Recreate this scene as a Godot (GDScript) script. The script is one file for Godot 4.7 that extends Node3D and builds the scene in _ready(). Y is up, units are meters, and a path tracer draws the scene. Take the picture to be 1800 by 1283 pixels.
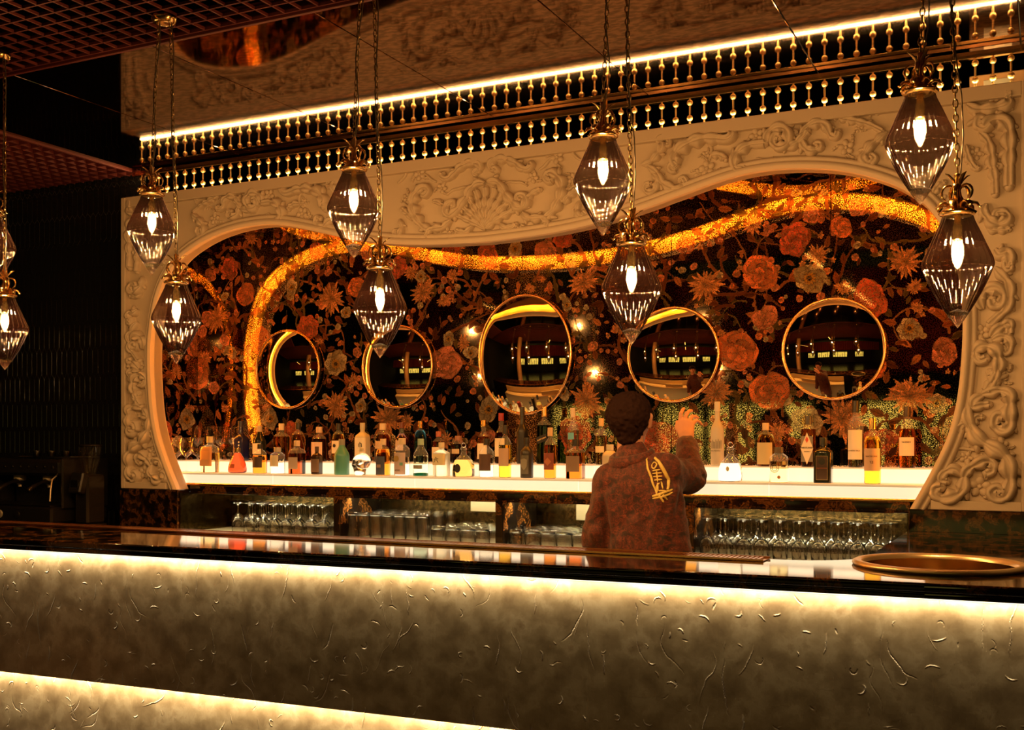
extends Node3D
# A bar with a carved plaster niche frame, mirrored floral back wall, lit bottle shelf and smoked glass pendants.
# World: x along the bar, y up, z towards the room; the front face of the carved frame is z = 0.

const FX0 := -5.157      # outer edges of the carved frame
const FX1 := -0.083
const FC := -2.62        # its middle
const FTOP := 3.0255
const FBOT := 1.227
const CEIL := 3.23       # underside of the mirror ceiling and the red grid
const WALLZ := -0.56     # mirrored floral wall
const TIER1 := 1.326
const TIER2 := 1.395
const BARY := 1.13

var M := {}
var used := {}
var rng := RandomNumberGenerator.new()

class MB:
	var v := PackedVector3Array()
	var t := PackedInt32Array()
	var uv := PackedVector2Array()
	func add(p: Vector3) -> int:
		v.append(p)
		return v.size() - 1
	func tri(a: int, b: int, c: int) -> void:      # counter-clockwise seen from outside
		t.append(a)
		t.append(b)
		t.append(c)
	func quad(a: int, b: int, c: int, d: int) -> void:
		tri(a, b, c)
		tri(a, c, d)
	func face(pts: Array) -> void:
		var s := v.size()
		for p in pts:
			v.append(p)
		for i in range(1, pts.size() - 1):
			tri(s, s + i, s + i + 1)
	func face_uv(pts: Array, uvs: Array) -> void:
		face(pts)
		for u in uvs:
			uv.append(u)
	func arrays() -> Array:
		var n := PackedVector3Array()
		n.resize(v.size())
		var idx := PackedInt32Array()
		idx.resize(t.size())
		for i in range(0, t.size(), 3):
			var a := t[i]
			var b := t[i + 1]
			var c := t[i + 2]
			var f := (v[b] - v[a]).cross(v[c] - v[a])
			n[a] += f
			n[b] += f
			n[c] += f
			idx[i] = a
			idx[i + 1] = c
			idx[i + 2] = b
		for i in n.size():
			n[i] = n[i].normalized() if n[i].length_squared() > 0.0 else Vector3.UP
		var arr := []
		arr.resize(Mesh.ARRAY_MAX)
		arr[Mesh.ARRAY_VERTEX] = v
		arr[Mesh.ARRAY_NORMAL] = n
		arr[Mesh.ARRAY_INDEX] = idx
		if uv.size() == v.size():
			arr[Mesh.ARRAY_TEX_UV] = uv
		return arr
	func mesh() -> ArrayMesh:
		var m := ArrayMesh.new()
		if t.size():
			m.add_surface_from_arrays(Mesh.PRIMITIVE_TRIANGLES, arrays())
		return m

# ---------------------------------------------------------------- shapes
func box(mb: MB, c: Vector3, s: Vector3, bev := 0.0, bas := Basis.IDENTITY) -> MB:
	var h := s * 0.5
	bev = minf(bev, minf(h.x, minf(h.y, h.z)) * 0.9)
	if bev <= 0.0:
		for ax in 3:
			for sg in [-1.0, 1.0]:
				var a := Vector3.ZERO
				var b := Vector3.ZERO
				var n := Vector3.ZERO
				n[ax] = h[ax] * sg
				a[(ax + 1) % 3] = h[(ax + 1) % 3]
				b[(ax + 2) % 3] = h[(ax + 2) % 3] * sg
				mb.face([c + bas * (n - a - b), c + bas * (n + a - b), c + bas * (n + a + b), c + bas * (n - a + b)])
		return mb
	for ax in 3:
		var i1 := (ax + 1) % 3
		var i2 := (ax + 2) % 3
		for sg in [-1.0, 1.0]:
			var a := Vector3.ZERO
			var b := Vector3.ZERO
			var n := Vector3.ZERO
			n[ax] = h[ax] * sg
			a[i1] = h[i1] - bev
			b[i2] = (h[i2] - bev) * sg
			mb.face([c + bas * (n - a - b), c + bas * (n + a - b), c + bas * (n + a + b), c + bas * (n - a + b)])
		for s1 in [-1.0, 1.0]:
			for s2 in [-1.0, 1.0]:
				var l := Vector3.ZERO
				l[ax] = h[ax] - bev
				var p1 := Vector3.ZERO
				p1[i1] = h[i1] * s1
				p1[i2] = (h[i2] - bev) * s2
				var p2 := Vector3.ZERO
				p2[i1] = (h[i1] - bev) * s1
				p2[i2] = h[i2] * s2
				if s1 * s2 > 0.0:
					mb.face([c + bas * (p1 - l), c + bas * (p2 - l), c + bas * (p2 + l), c + bas * (p1 + l)])
				else:
					mb.face([c + bas * (p1 - l), c + bas * (p1 + l), c + bas * (p2 + l), c + bas * (p2 - l)])
	for sx in [-1.0, 1.0]:
		for sy in [-1.0, 1.0]:
			for sz in [-1.0, 1.0]:
				var q := Vector3(sx, sy, sz)
				var px := Vector3(h.x, h.y - bev, h.z - bev) * q
				var py := Vector3(h.x - bev, h.y, h.z - bev) * q
				var pz := Vector3(h.x - bev, h.y - bev, h.z) * q
				if sx * sy * sz > 0.0:
					mb.face([c + bas * px, c + bas * py, c + bas * pz])
				else:
					mb.face([c + bas * px, c + bas * pz, c + bas * py])
	return mb

func bx(x0: float, x1: float, y0: float, y1: float, z0: float, z1: float, bev := 0.0) -> MB:
	return box(MB.new(), Vector3(x0 + x1, y0 + y1, z0 + z1) * 0.5, Vector3(x1 - x0, y1 - y0, z1 - z0), bev)

func squareness(a: float, sq: float) -> float:
	if sq <= 0.0:
		return 1.0
	var n := 2.0 + sq * 6.0
	return pow(pow(absf(cos(a)), n) + pow(absf(sin(a)), n), -1.0 / n)

# profile entries Vector3(radius, height, squareness), bottom to top; repeat a point for a sharp edge
func lathe(mb: MB, prof: Array, segs := 24, xf := Transform3D.IDENTITY, a0 := 0.0, a1 := TAU, flute := 0.0, nfl := 0) -> MB:
	var full := is_equal_approx(a1 - a0, TAU)
	var cols := segs if full else segs + 1
	var s := mb.v.size()
	for p: Vector3 in prof:
		for k in cols:
			var a := a0 + (a1 - a0) * k / segs
			var r := p.x * squareness(a, p.z)
			if nfl > 0:
				r *= 1.0 - flute * (1.0 - absf(sin(a * nfl * 0.5)))
			mb.v.append(xf * Vector3(r * cos(a), p.y, r * sin(a)))
	for i in prof.size() - 1:
		if (prof[i] - prof[i + 1]).length_squared() < 1e-12:
			continue
		for k in segs:
			var k2 := (k + 1) % cols
			var a := s + i * cols + k
			var b := s + i * cols + k2
			var c := s + (i + 1) * cols + k2
			var d := s + (i + 1) * cols + k
			if prof[i].x > 1e-6:
				mb.tri(a, d, b)
				if prof[i + 1].x > 1e-6:
					mb.tri(b, d, c)
			elif prof[i + 1].x > 1e-6:
				mb.tri(a, d, c)
	return mb

func v3(l: Array) -> Array:
	var o := []
	for e in l:
		o.append(Vector3(e[0], e[1], e[2] if e.size() > 2 else 0.0))
	return o

func tube(mb: MB, pts: Array, rad, segs := 8, closed := false, flat := 1.0, up := Vector3.ZERO) -> MB:
	var s := mb.v.size()
	var n := pts.size()
	var ref := Vector3.UP
	for i in n:
		var p: Vector3 = pts[i]
		var d: Vector3
		if closed:
			d = pts[(i + 1) % n] - pts[(i - 1 + n) % n]
		else:
			d = pts[mini(i + 1, n - 1)] - pts[maxi(i - 1, 0)]
		d = d.normalized()
		if i == 0:
			ref = Vector3.UP if absf(d.y) < 0.9 else Vector3.RIGHT
		if up != Vector3.ZERO:
			ref = up
		var x := d.cross(ref).normalized()
		var y := x.cross(d).normalized()
		if up == Vector3.ZERO:
			ref = y
		var r: float = rad if rad is float else rad[i]
		for k in segs:
			var a := TAU * k / segs
			mb.v.append(p + (x * cos(a) + y * sin(a) * flat) * r)
	var rings := n if closed else n - 1
	for i in rings:
		for k in segs:
			var a := s + i * segs + k
			var b := s + i * segs + (k + 1) % segs
			var i2 := (i + 1) % n
			mb.quad(a, b, s + i2 * segs + (k + 1) % segs, s + i2 * segs + k)
	if not closed:
		for e in [0, n - 1]:
			var c := mb.add(pts[e])
			for k in segs:
				var a: int = s + e * segs + k
				var b: int = s + e * segs + (k + 1) % segs
				if e == 0:
					mb.tri(c, b, a)
				else:
					mb.tri(c, a, b)
	return mb

func ball(mb: MB, c: Vector3, r: Vector3, segs := 12, rings := 8, bas := Basis.IDENTITY) -> MB:
	var prof := []
	for i in rings + 1:
		var a := -PI / 2 + PI * i / rings
		prof.append(Vector3(maxf(cos(a), 0.0) if i > 0 and i < rings else 0.0, sin(a), 0.0))
	return lathe(mb, prof, segs, Transform3D(bas * Basis.from_scale(r), c))

# closed polygon in (a, b), given counter-clockwise, pushed from w0 to w1; axis 2: (x, y) along z; axis 1: (x, -z) along y
func extrude(mb: MB, poly: PackedVector2Array, w0: float, w1: float, axis := 2, bev := 0.0, seam := INF) -> MB:
	var n := poly.size()
	var to := func(p: Vector2, w: float) -> Vector3:
		return Vector3(p.x, p.y, w) if axis == 2 else Vector3(p.x, w, -p.y)
	var inset := PackedVector2Array()
	for i in n:
		var d1 := (poly[i] - poly[(i - 1 + n) % n]).normalized()
		var d2 := (poly[(i + 1) % n] - poly[i]).normalized()
		var n1 := Vector2(-d1.y, d1.x)
		var n2 := Vector2(-d2.y, d2.x)
		var m := (n1 + n2)
		m = m / maxf(0.3, m.length_squared() * 0.5)
		inset.append(poly[i] + m * bev)
		if absf(poly[i].x - seam) < 1e-4:          # flush where two slabs meet
			inset[i].x = poly[i].x
	var ids := Geometry2D.triangulate_polygon(inset)
	for side in 2:
		var s := mb.v.size()
		for p in inset:
			mb.v.append(to.call(p, w1 if side == 0 else w0))
		for i in range(0, ids.size(), 3):
			var a := ids[i]
			var b := ids[i + 1]
			var c := ids[i + 2]
			if (inset[b] - inset[a]).cross(inset[c] - inset[a]) < 0.0:
				var q := b
				b = c
				c = q
			if side == 0:
				mb.tri(s + a, s + b, s + c)
			else:
				mb.tri(s + a, s + c, s + b)
	var levels := [[poly, w0 + bev], [poly, w1 - bev]]
	if bev > 0.0:
		var mid := PackedVector2Array()
		for i in n:
			mid.append(poly[i].lerp(inset[i], 0.29))
		levels = [[inset, w0], [mid, w0 + bev * 0.29], [poly, w0 + bev], [poly, w1 - bev], [mid, w1 - bev * 0.29], [inset, w1]]
	var first := []
	for i in n:                       # corners sharper than 30 degrees get their own vertices
		var d1 := (poly[i] - poly[(i - 1 + n) % n]).normalized()
		var d2 := (poly[(i + 1) % n] - poly[i]).normalized()
		first.append(d1.dot(d2) < 0.86)
	var s2 := mb.v.size()
	var col := []                     # per corner: [id as end of the edge before, id as start of the edge after]
	var at := 0
	for i in n:
		col.append([at, at + (1 if first[i] else 0)])
		at += 2 if first[i] else 1
	for lv in levels:
		for i in n:
			mb.v.append(to.call(lv[0][i], lv[1]))
			if first[i]:
				mb.v.append(to.call(lv[0][i], lv[1]))
	for l in levels.size() - 1:
		for i in n:
			var j := (i + 1) % n
			var a: int = s2 + l * at + col[i][1]
			var b: int = s2 + l * at + col[j][0]
			mb.quad(a, b, b + at, a + at)
	return mb

# smooth curve through the points of an array of Vector2
func spline(pts: Array, per := 6) -> Array:
	var o := []
	var n := pts.size()
	for i in n - 1:
		var p0 = pts[maxi(i - 1, 0)]
		var p1 = pts[i]
		var p2 = pts[i + 1]
		var p3 = pts[mini(i + 2, n - 1)]
		for k in per:
			o.append(p1.cubic_interpolate(p2, p0, p3, float(k) / per))
	o.append(pts[n - 1])
	return o

# ---------------------------------------------------------------- nodes
func numbered(n: String) -> String:
	used[n] = used.get(n, -1) + 1
	return n if used[n] == 0 else "%s_%03d" % [n, used[n]]

func part(called: String, m, mat: Material, parent: Node, at := Vector3.ZERO) -> MeshInstance3D:
	var o := MeshInstance3D.new()
	o.name = called
	o.mesh = m.mesh() if m is MB else m
	if mat:
		o.material_override = mat
	parent.add_child(o, true)
	o.position = at
	return o

func meta(o: Node, label: String, category: String, group := "") -> void:
	o.set_meta("label", label)
	o.set_meta("category", category)
	if group != "":
		o.set_meta("group", group)

func thing(called: String, label: String, category: String, at := Vector3.ZERO, group := "") -> Node3D:
	var o := Node3D.new()
	o.name = numbered(called)
	add_child(o)
	o.position = at
	meta(o, label, category, group)
	return o

func single(called: String, m, mat: Material, label: String, category: String, at := Vector3.ZERO, group := "") -> MeshInstance3D:
	var o := part(numbered(called), m, mat, self, at)
	meta(o, label, category, group)
	return o

func struct(called: String, m, mat: Material) -> MeshInstance3D:
	var o := part(called, m, mat, self)
	o.set_meta("kind", "structure")
	return o

# ---------------------------------------------------------------- materials
func lin(r: float, g: float, b: float, a := 1.0) -> Color:      # a linear base colour
	var c := Color(r, g, b).linear_to_srgb()
	c.a = a
	return c

func mat(col: Color, rough := 0.5, metal := 0.0) -> StandardMaterial3D:
	var m := StandardMaterial3D.new()
	m.albedo_color = col
	m.roughness = rough
	m.metallic = metal
	return m

func pane(col: Color, alpha: float, rough := 0.02) -> StandardMaterial3D:
	var m := mat(col, rough)
	m.albedo_color.a = alpha
	m.transparency = BaseMaterial3D.TRANSPARENCY_ALPHA
	return m

func liquid(col: Color, rough := 0.0) -> StandardMaterial3D:
	var m := mat(col, rough)
	m.albedo_color.a = 0.0
	m.refraction_enabled = true
	m.refraction_scale = 0.042
	return m

func glow(col: Color, energy: float) -> StandardMaterial3D:
	var m := mat(Color(0.8, 0.8, 0.8), 0.6)
	m.emission_enabled = true
	m.emission = col
	m.emission_energy_multiplier = energy
	return m

func noise_tex(freq: float, seed_: int, stops: Array, w := 1024, h := 1024, oct := 4, kind := FastNoiseLite.TYPE_SIMPLEX_SMOOTH, warp := 0.0) -> NoiseTexture2D:
	var n := FastNoiseLite.new()
	n.noise_type = kind
	n.frequency = freq
	n.seed = seed_
	n.fractal_octaves = oct
	if warp > 0.0:
		n.domain_warp_enabled = true
		n.domain_warp_amplitude = warp
		n.domain_warp_frequency = freq * 1.5
	var t := NoiseTexture2D.new()
	t.width = w
	t.height = h
	t.noise = n
	t.seamless = true
	t.normalize = true
	var g := Gradient.new()
	g.offsets = PackedFloat32Array(stops.map(func(s): return s[0]))
	g.colors = PackedColorArray(stops.map(func(s): return s[1]))
	t.color_ramp = g
	return t

func triplanar(m: StandardMaterial3D, scale: Vector3) -> StandardMaterial3D:
	m.uv1_triplanar = true
	m.uv1_world_triplanar = true
	m.uv1_scale = scale
	return m

func make_materials() -> void:
	M.plaster = mat(lin(0.56, 0.46, 0.36), 0.6)
	M.brass = mat(lin(0.80, 0.52, 0.20), 0.16, 1.0)
	M.bead = mat(lin(0.90, 0.60, 0.25), 0.33, 0.85)
	M.brass_soft = mat(lin(0.86, 0.64, 0.36), 0.28, 0.8)
	M.basin = mat(lin(0.62, 0.40, 0.16), 0.16, 1.0)
	M.glassware = liquid(lin(0.98, 0.97, 0.93))
	M.copper = mat(lin(0.70, 0.38, 0.17), 0.22, 1.0)
	M.old_brass = mat(lin(0.50, 0.36, 0.16), 0.25, 1.0)
	M.wire = mat(lin(0.05, 0.035, 0.02), 0.5)
	M.black = mat(lin(0.006, 0.005, 0.005), 0.6)
	M.void = mat(lin(0.0004, 0.0003, 0.0003), 1.0)  # near black, carries the shade of the gap behind the beads
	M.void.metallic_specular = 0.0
	M.black_gloss = mat(lin(0.010, 0.009, 0.009), 0.18)
	M.tile = mat(lin(0.008, 0.008, 0.009), 0.10)
	M.grout = mat(lin(0.10, 0.095, 0.085), 0.8)
	M.red = mat(lin(0.085, 0.009, 0.006), 0.6)
	M.red_cloth = mat(lin(0.20, 0.012, 0.012), 0.8)
	M.ceiling_mirror = mat(Color.WHITE, 0.05, 1.0)      # bronze mirror with an aged, mottled silvering
	M.ceiling_mirror.albedo_texture = noise_tex(0.012, 51, [[0.0, Color(0.30, 0.20, 0.16)], [0.4, Color(0.42, 0.31, 0.26)], [0.6, Color(0.54, 0.41, 0.35)], [1.0, Color(0.62, 0.49, 0.42)]], 1024, 1024, 6, FastNoiseLite.TYPE_SIMPLEX_SMOOTH, 40.0)
	triplanar(M.ceiling_mirror, Vector3(1.3, 1.3, 2.6))
	M.mirror = mat(lin(0.80, 0.66, 0.44), 0.012, 1.0)
	M.steel = mat(lin(0.62, 0.55, 0.42), 0.38, 0.55)
	M.work_steel = mat(lin(0.78, 0.64, 0.38), 0.42, 0.3)
	M.dark_steel = mat(lin(0.10, 0.09, 0.08), 0.3, 1.0)
	M.glass = pane(Color(1, 1, 1), 0.05, 0.01)
	M.stemware = pane(Color(0.1, 0.1, 0.1), 0.01, 0.015)
	M.wood = mat(lin(0.32, 0.17, 0.07), 0.45)
	M.floor = mat(lin(0.03, 0.022, 0.018), 0.25)
	M.dark_wall = mat(lin(0.012, 0.009, 0.008), 0.7)
	M.marble = mat(Color.WHITE, 0.06)
	M.marble.albedo_texture = noise_tex(0.006, 11, [[0.0, Color(0.045, 0.03, 0.022)], [0.45, Color(0.07, 0.045, 0.03)], [0.56, Color(0.16, 0.09, 0.04)], [0.62, Color(0.46, 0.28, 0.11)], [0.66, Color(0.14, 0.085, 0.04)], [0.74, Color(0.38, 0.23, 0.09)], [0.85, Color(0.16, 0.09, 0.04)], [1.0, Color(0.55, 0.36, 0.16)]], 1024, 1024, 6, FastNoiseLite.TYPE_SIMPLEX_SMOOTH, 40.0)
	triplanar(M.marble, Vector3(1.1, 1.1, 1.1))
	M.marble_gold = mat(Color.WHITE, 0.10)
	M.marble_gold.albedo_texture = noise_tex(0.011, 17, [[0.0, Color(0.04, 0.028, 0.02)], [0.38, Color(0.07, 0.045, 0.027)], [0.55, Color(0.20, 0.12, 0.05)], [0.64, Color(0.36, 0.22, 0.09)], [0.72, Color(0.16, 0.095, 0.04)], [0.84, Color(0.42, 0.27, 0.11)], [1.0, Color(0.28, 0.17, 0.07)]], 1024, 1024, 6, FastNoiseLite.TYPE_SIMPLEX_SMOOTH, 50.0)
	triplanar(M.marble_gold, Vector3(1.3, 1.3, 1.3))
	M.worktop = mat(lin(0.36, 0.29, 0.17), 0.35, 0.6)
	M.under_mirror = mat(Color.WHITE, 0.2, 1.0)
	M.under_mirror.albedo_texture = noise_tex(0.03, 21, [[0.0, Color(0.14, 0.10, 0.055)], [0.4, Color(0.28, 0.22, 0.12)], [0.6, Color(0.40, 0.33, 0.19)], [1.0, Color(0.22, 0.17, 0.09)]], 512, 512, 5)
	triplanar(M.under_mirror, Vector3(1.6, 1.6, 1.6))
	M.jacket = mat(Color.WHITE, 0.75)
	M.jacket.albedo_texture = noise_tex(0.013, 31, [[0.0, Color(0.08, 0.026, 0.018)], [0.36, Color(0.17, 0.05, 0.03)], [0.44, Color(0.48, 0.17, 0.09)], [0.50, Color(0.15, 0.045, 0.028)], [0.60, Color(0.36, 0.12, 0.065)], [0.68, Color(0.54, 0.24, 0.12)], [0.75, Color(0.15, 0.045, 0.03)], [1.0, Color(0.34, 0.12, 0.06)]], 512, 512, 4, FastNoiseLite.TYPE_SIMPLEX_SMOOTH, 60.0)
	triplanar(M.jacket, Vector3(4.5, 4.5, 4.5))
	M.jacket.rim_enabled = true
	M.jacket.rim = 0.3
	M.skin = mat(lin(0.55, 0.27, 0.17), 0.5)
	M.hair = mat(lin(0.020, 0.009, 0.007), 0.85)
	M.hair.metallic_specular = 0.15
	M.trousers = mat(lin(0.012, 0.011, 0.012), 0.8)
	M.gold_thread = mat(lin(0.62, 0.46, 0.12), 0.5)
	# the warm white of the shelf, the amber behind the frame, the greenish white below the bar top
	M.led_shelf = glow(Color(1.0, 0.94, 0.80), 0.75)
	M.led_shelf_top = glow(Color(1.0, 0.90, 0.70), 0.22)
	M.led_cove = glow(Color(1.0, 0.80, 0.48), 3.0)
	M.led_amber = glow(Color(1.0, 0.50, 0.06), 9.0)
	M.led_bar = glow(Color(1.0, 0.95, 0.82), 2.0)
	M.filament = glow(Color(1.0, 0.74, 0.40), 14.0)
	make_bar_plaster()
	make_mural()

func make_bar_plaster() -> void:
	var w := 2048
	var h := 1024
	var n := FastNoiseLite.new()
	n.seed = 5
	n.frequency = 0.004
	n.fractal_octaves = 5
	var im := n.get_seamless_image(w, h)
	im.convert(Image.FORMAT_L8)
	var d := im.get_data()
	for i in d.size():
		d[i] = 124 + d[i] / 60
	rng.seed = 77
	for k in 2600:                      # fine vertical brush marks
		var x := rng.randi() % w
		var y := rng.randi() % h
		var up := rng.randi_range(-6, 7)
		for s in rng.randi_range(20, 130):
			var at := posmod(y + s, h) * w + x
			d[at] = clampi(d[at] + up, 0, 255)
	for k in 520:                       # trowel drags, drips and chips in the wet plaster
		var x := rng.randf() * w
		var y := rng.randf() * h
		var long := rng.randf() < 0.22
		var steps := rng.randi_range(40, 150) if long else rng.randi_range(10, 34)
		var a := PI / 2 + rng.randf_range(-0.14, 0.14) if long else rng.randf() * TAU
		var turn := rng.randf_range(-0.003, 0.003) if long else rng.randf_range(-0.16, 0.16)
		var deep := rng.randi_range(20, 100)
		var wide := rng.randf_range(1.0, 2.6)
		for s in steps:
			a += turn + rng.randf_range(-0.12, 0.12)
			x += cos(a)
			y += sin(a)
			var fade := sin(PI * (s + 0.5) / steps)
			for j in range(-3, 4):
				for i2 in range(-3, 4):
					var q := 1.0 - sqrt(float(i2 * i2 + j * j)) / wide
					if q > 0.0:
						var at := posmod(int(y) + j, h) * w + posmod(int(x) + i2, w)
						d[at] = clampi(d[at] + int((deep if k % 3 else -deep) * q * fade * 0.55), 0, 255)
	M.bar_plaster = mat(Color.WHITE, 0.42, 0.35)
	M.bar_plaster.heightmap_enabled = true
	M.bar_plaster.heightmap_texture = ImageTexture.create_from_image(Image.create_from_data(w, h, false, Image.FORMAT_L8, d))
	M.bar_plaster.heightmap_scale = 1.1
	M.bar_plaster.albedo_texture = noise_tex(0.012, 15, [[0.0, Color(0.45, 0.35, 0.23)], [0.45, Color(0.56, 0.455, 0.315)], [0.7, Color(0.64, 0.535, 0.39)], [1.0, Color(0.50, 0.39, 0.26)]], 2048, 1024, 6, FastNoiseLite.TYPE_SIMPLEX_SMOOTH, 30.0)

# ---------------------------------------------------------------- the floral print on antiqued mirror
const MW := 2048
const MH := 640
const MX0 := -5.06
const MY0 := 1.38
const MPM := 424.0
var alb := PackedByteArray()
var orm := PackedByteArray()
var spk := PackedByteArray()

func dab(i: int, r: float, g: float, b: float, metal: float) -> void:
	var k := i * 3
	alb[k] = clampi(int(r), 0, 255)
	alb[k + 1] = clampi(int(g), 0, 255)
	alb[k + 2] = clampi(int(b), 0, 255)
	orm[k + 2] = clampi(int(metal), 0, 255)
	orm[k + 1] = 9

func paint_petal(px: float, py: float, a: float, len: float, wid: float, col: Color, notch: float) -> void:
	var ca := cos(a)
	var sa := sin(a)
	var r := int(maxf(len, wid)) + 1
	for y in range(maxi(0, int(py) - r), mini(MH, int(py) + r)):
		for x in range(maxi(0, int(px) - r), mini(MW, int(px) + r)):
			var u := ((x - px) * ca + (y - py) * sa) / len
			if u < 0.0 or u > 1.0:
				continue
			var v := (-(x - px) * sa + (y - py) * ca) / wid
			var half := 0.5 * pow(sin(PI * pow(u, 0.62 + notch)), 0.75)
			var e := absf(v) / maxf(half, 0.001)
			if e > 1.0:
				continue
			var i := y * MW + x
			var g: float = spk[i] / 255.0
			var s := (0.50 + 0.5 * u) * (0.88 + 0.24 * g) * (1.0 - 0.45 * smoothstep(0.72, 1.0, e)) * (0.8 if absf(v) < 0.05 else 1.0)
			dab(i, col.r * 255.0 * s, col.g * 255.0 * s, col.b * 255.0 * s, 60.0)
			orm[i * 3 + 1] = 9
			if g > 0.62:
				dab(i, 222, 196, 160, 255)
				orm[i * 3 + 1] = 9

func paint_flower(px: float, py: float, rr: float, kind: String) -> void:
	var col: Color = {"r": Color(0.78, 0.29, 0.18), "m": Color(0.88, 0.55, 0.32), "o": Color(0.88, 0.42, 0.21), "w": Color(0.68, 0.63, 0.54), "p": Color(0.84, 0.46, 0.35)}[kind]
	var n: int = {"r": 7, "m": 17, "o": 5, "w": 7, "p": 6}[kind]
	var rows: int = {"r": 4, "m": 4, "o": 3, "w": 2, "p": 3}[kind]
	var squash := rng.randf_range(0.72, 1.0)
	var lean := rng.randf() * TAU
	if rr < 11.0:
		rows = 1
		n = 5
	for k in rows:
		var f := 1.0 - float(k) / (rows + 0.6)
		var ph := rng.randf() * TAU
		for j in n:
			var a := ph + TAU * j / n + rng.randf_range(-0.14, 0.14)
			var l := rr * f * rng.randf_range(0.82, 1.08) * (squash if absf(cos(a - lean)) > 0.6 else 1.0)
			var w := l * (TAU / n) * (0.62 if kind == "m" else 1.15)
			var c := col * rng.randf_range(0.62, 1.12)
			if k % 2:
				c = c * 0.8
			paint_petal(px, py, a, l, w, c, 0.35 if kind != "m" else 0.1)
	if kind == "w" and rr > 11.0:
		for j in 12:
			paint_petal(px, py, TAU * j / 12, rr * 0.38, rr * 0.16, Color(0.62, 0.42, 0.10), 0.1)
		for j in 6:
			paint_petal(px, py, TAU * j / 6, rr * 0.18, rr * 0.16, Color(0.10, 0.06, 0.03), 0.1)

func paint_stem(x: float, y: float, a: float, steps: int, wide: float, col: Color) -> void:
	var turn := rng.randf_range(-0.02, 0.02)
	for s in steps:
		a += turn + rng.randf_range(-0.1, 0.1)
		if s % 40 == 0:
			turn = rng.randf_range(-0.03, 0.03)
		x += cos(a) * 1.2
		y += sin(a) * 1.2
		var w := maxf(1.0, wide * (1.0 - 0.7 * s / steps))
		for j in range(-int(w), int(w) + 1):
			for i in range(-int(w), int(w) + 1):
				var xx := int(x) + i
				var yy := int(y) + j
				if xx >= 0 and yy >= 0 and xx < MW and yy < MH and i * i + j * j <= w * w:
					dab(yy * MW + xx, col.r * 255, col.g * 255, col.b * 255, 80)
		if s % 34 == 20:
			paint_leaf(x, y, a + rng.randf_range(-1.2, 1.2), rng.randf_range(12, 30), col)

func paint_leaf(px: float, py: float, a: float, len: float, col: Color) -> void:
	var ca := cos(a)
	var sa := sin(a)
	var r := int(len) + 1
	var tone := rng.randf_range(0.8, 1.6)
	for y in range(maxi(0, int(py) - r), mini(MH, int(py) + r)):
		for x in range(maxi(0, int(px) - r), mini(MW, int(px) + r)):
			var u := ((x - px) * ca + (y - py) * sa) / len
			var v := (-(x - px) * sa + (y - py) * ca) / len
			if u < 0.0 or u > 1.0:
				continue
			var half := 0.26 * sin(PI * pow(u, 0.8)) * (0.9 + 0.1 * cos(u * 40.0))
			if absf(v) < half:
				var s := tone * (0.6 if absf(v) < 0.025 else 0.85 + 0.3 * cos((u * 9.0 - absf(v) * 14.0) * 3.0) * 0.4)
				dab(y * MW + x, col.r * 255 * s, col.g * 255 * s, col.b * 255 * s, 80)

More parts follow.
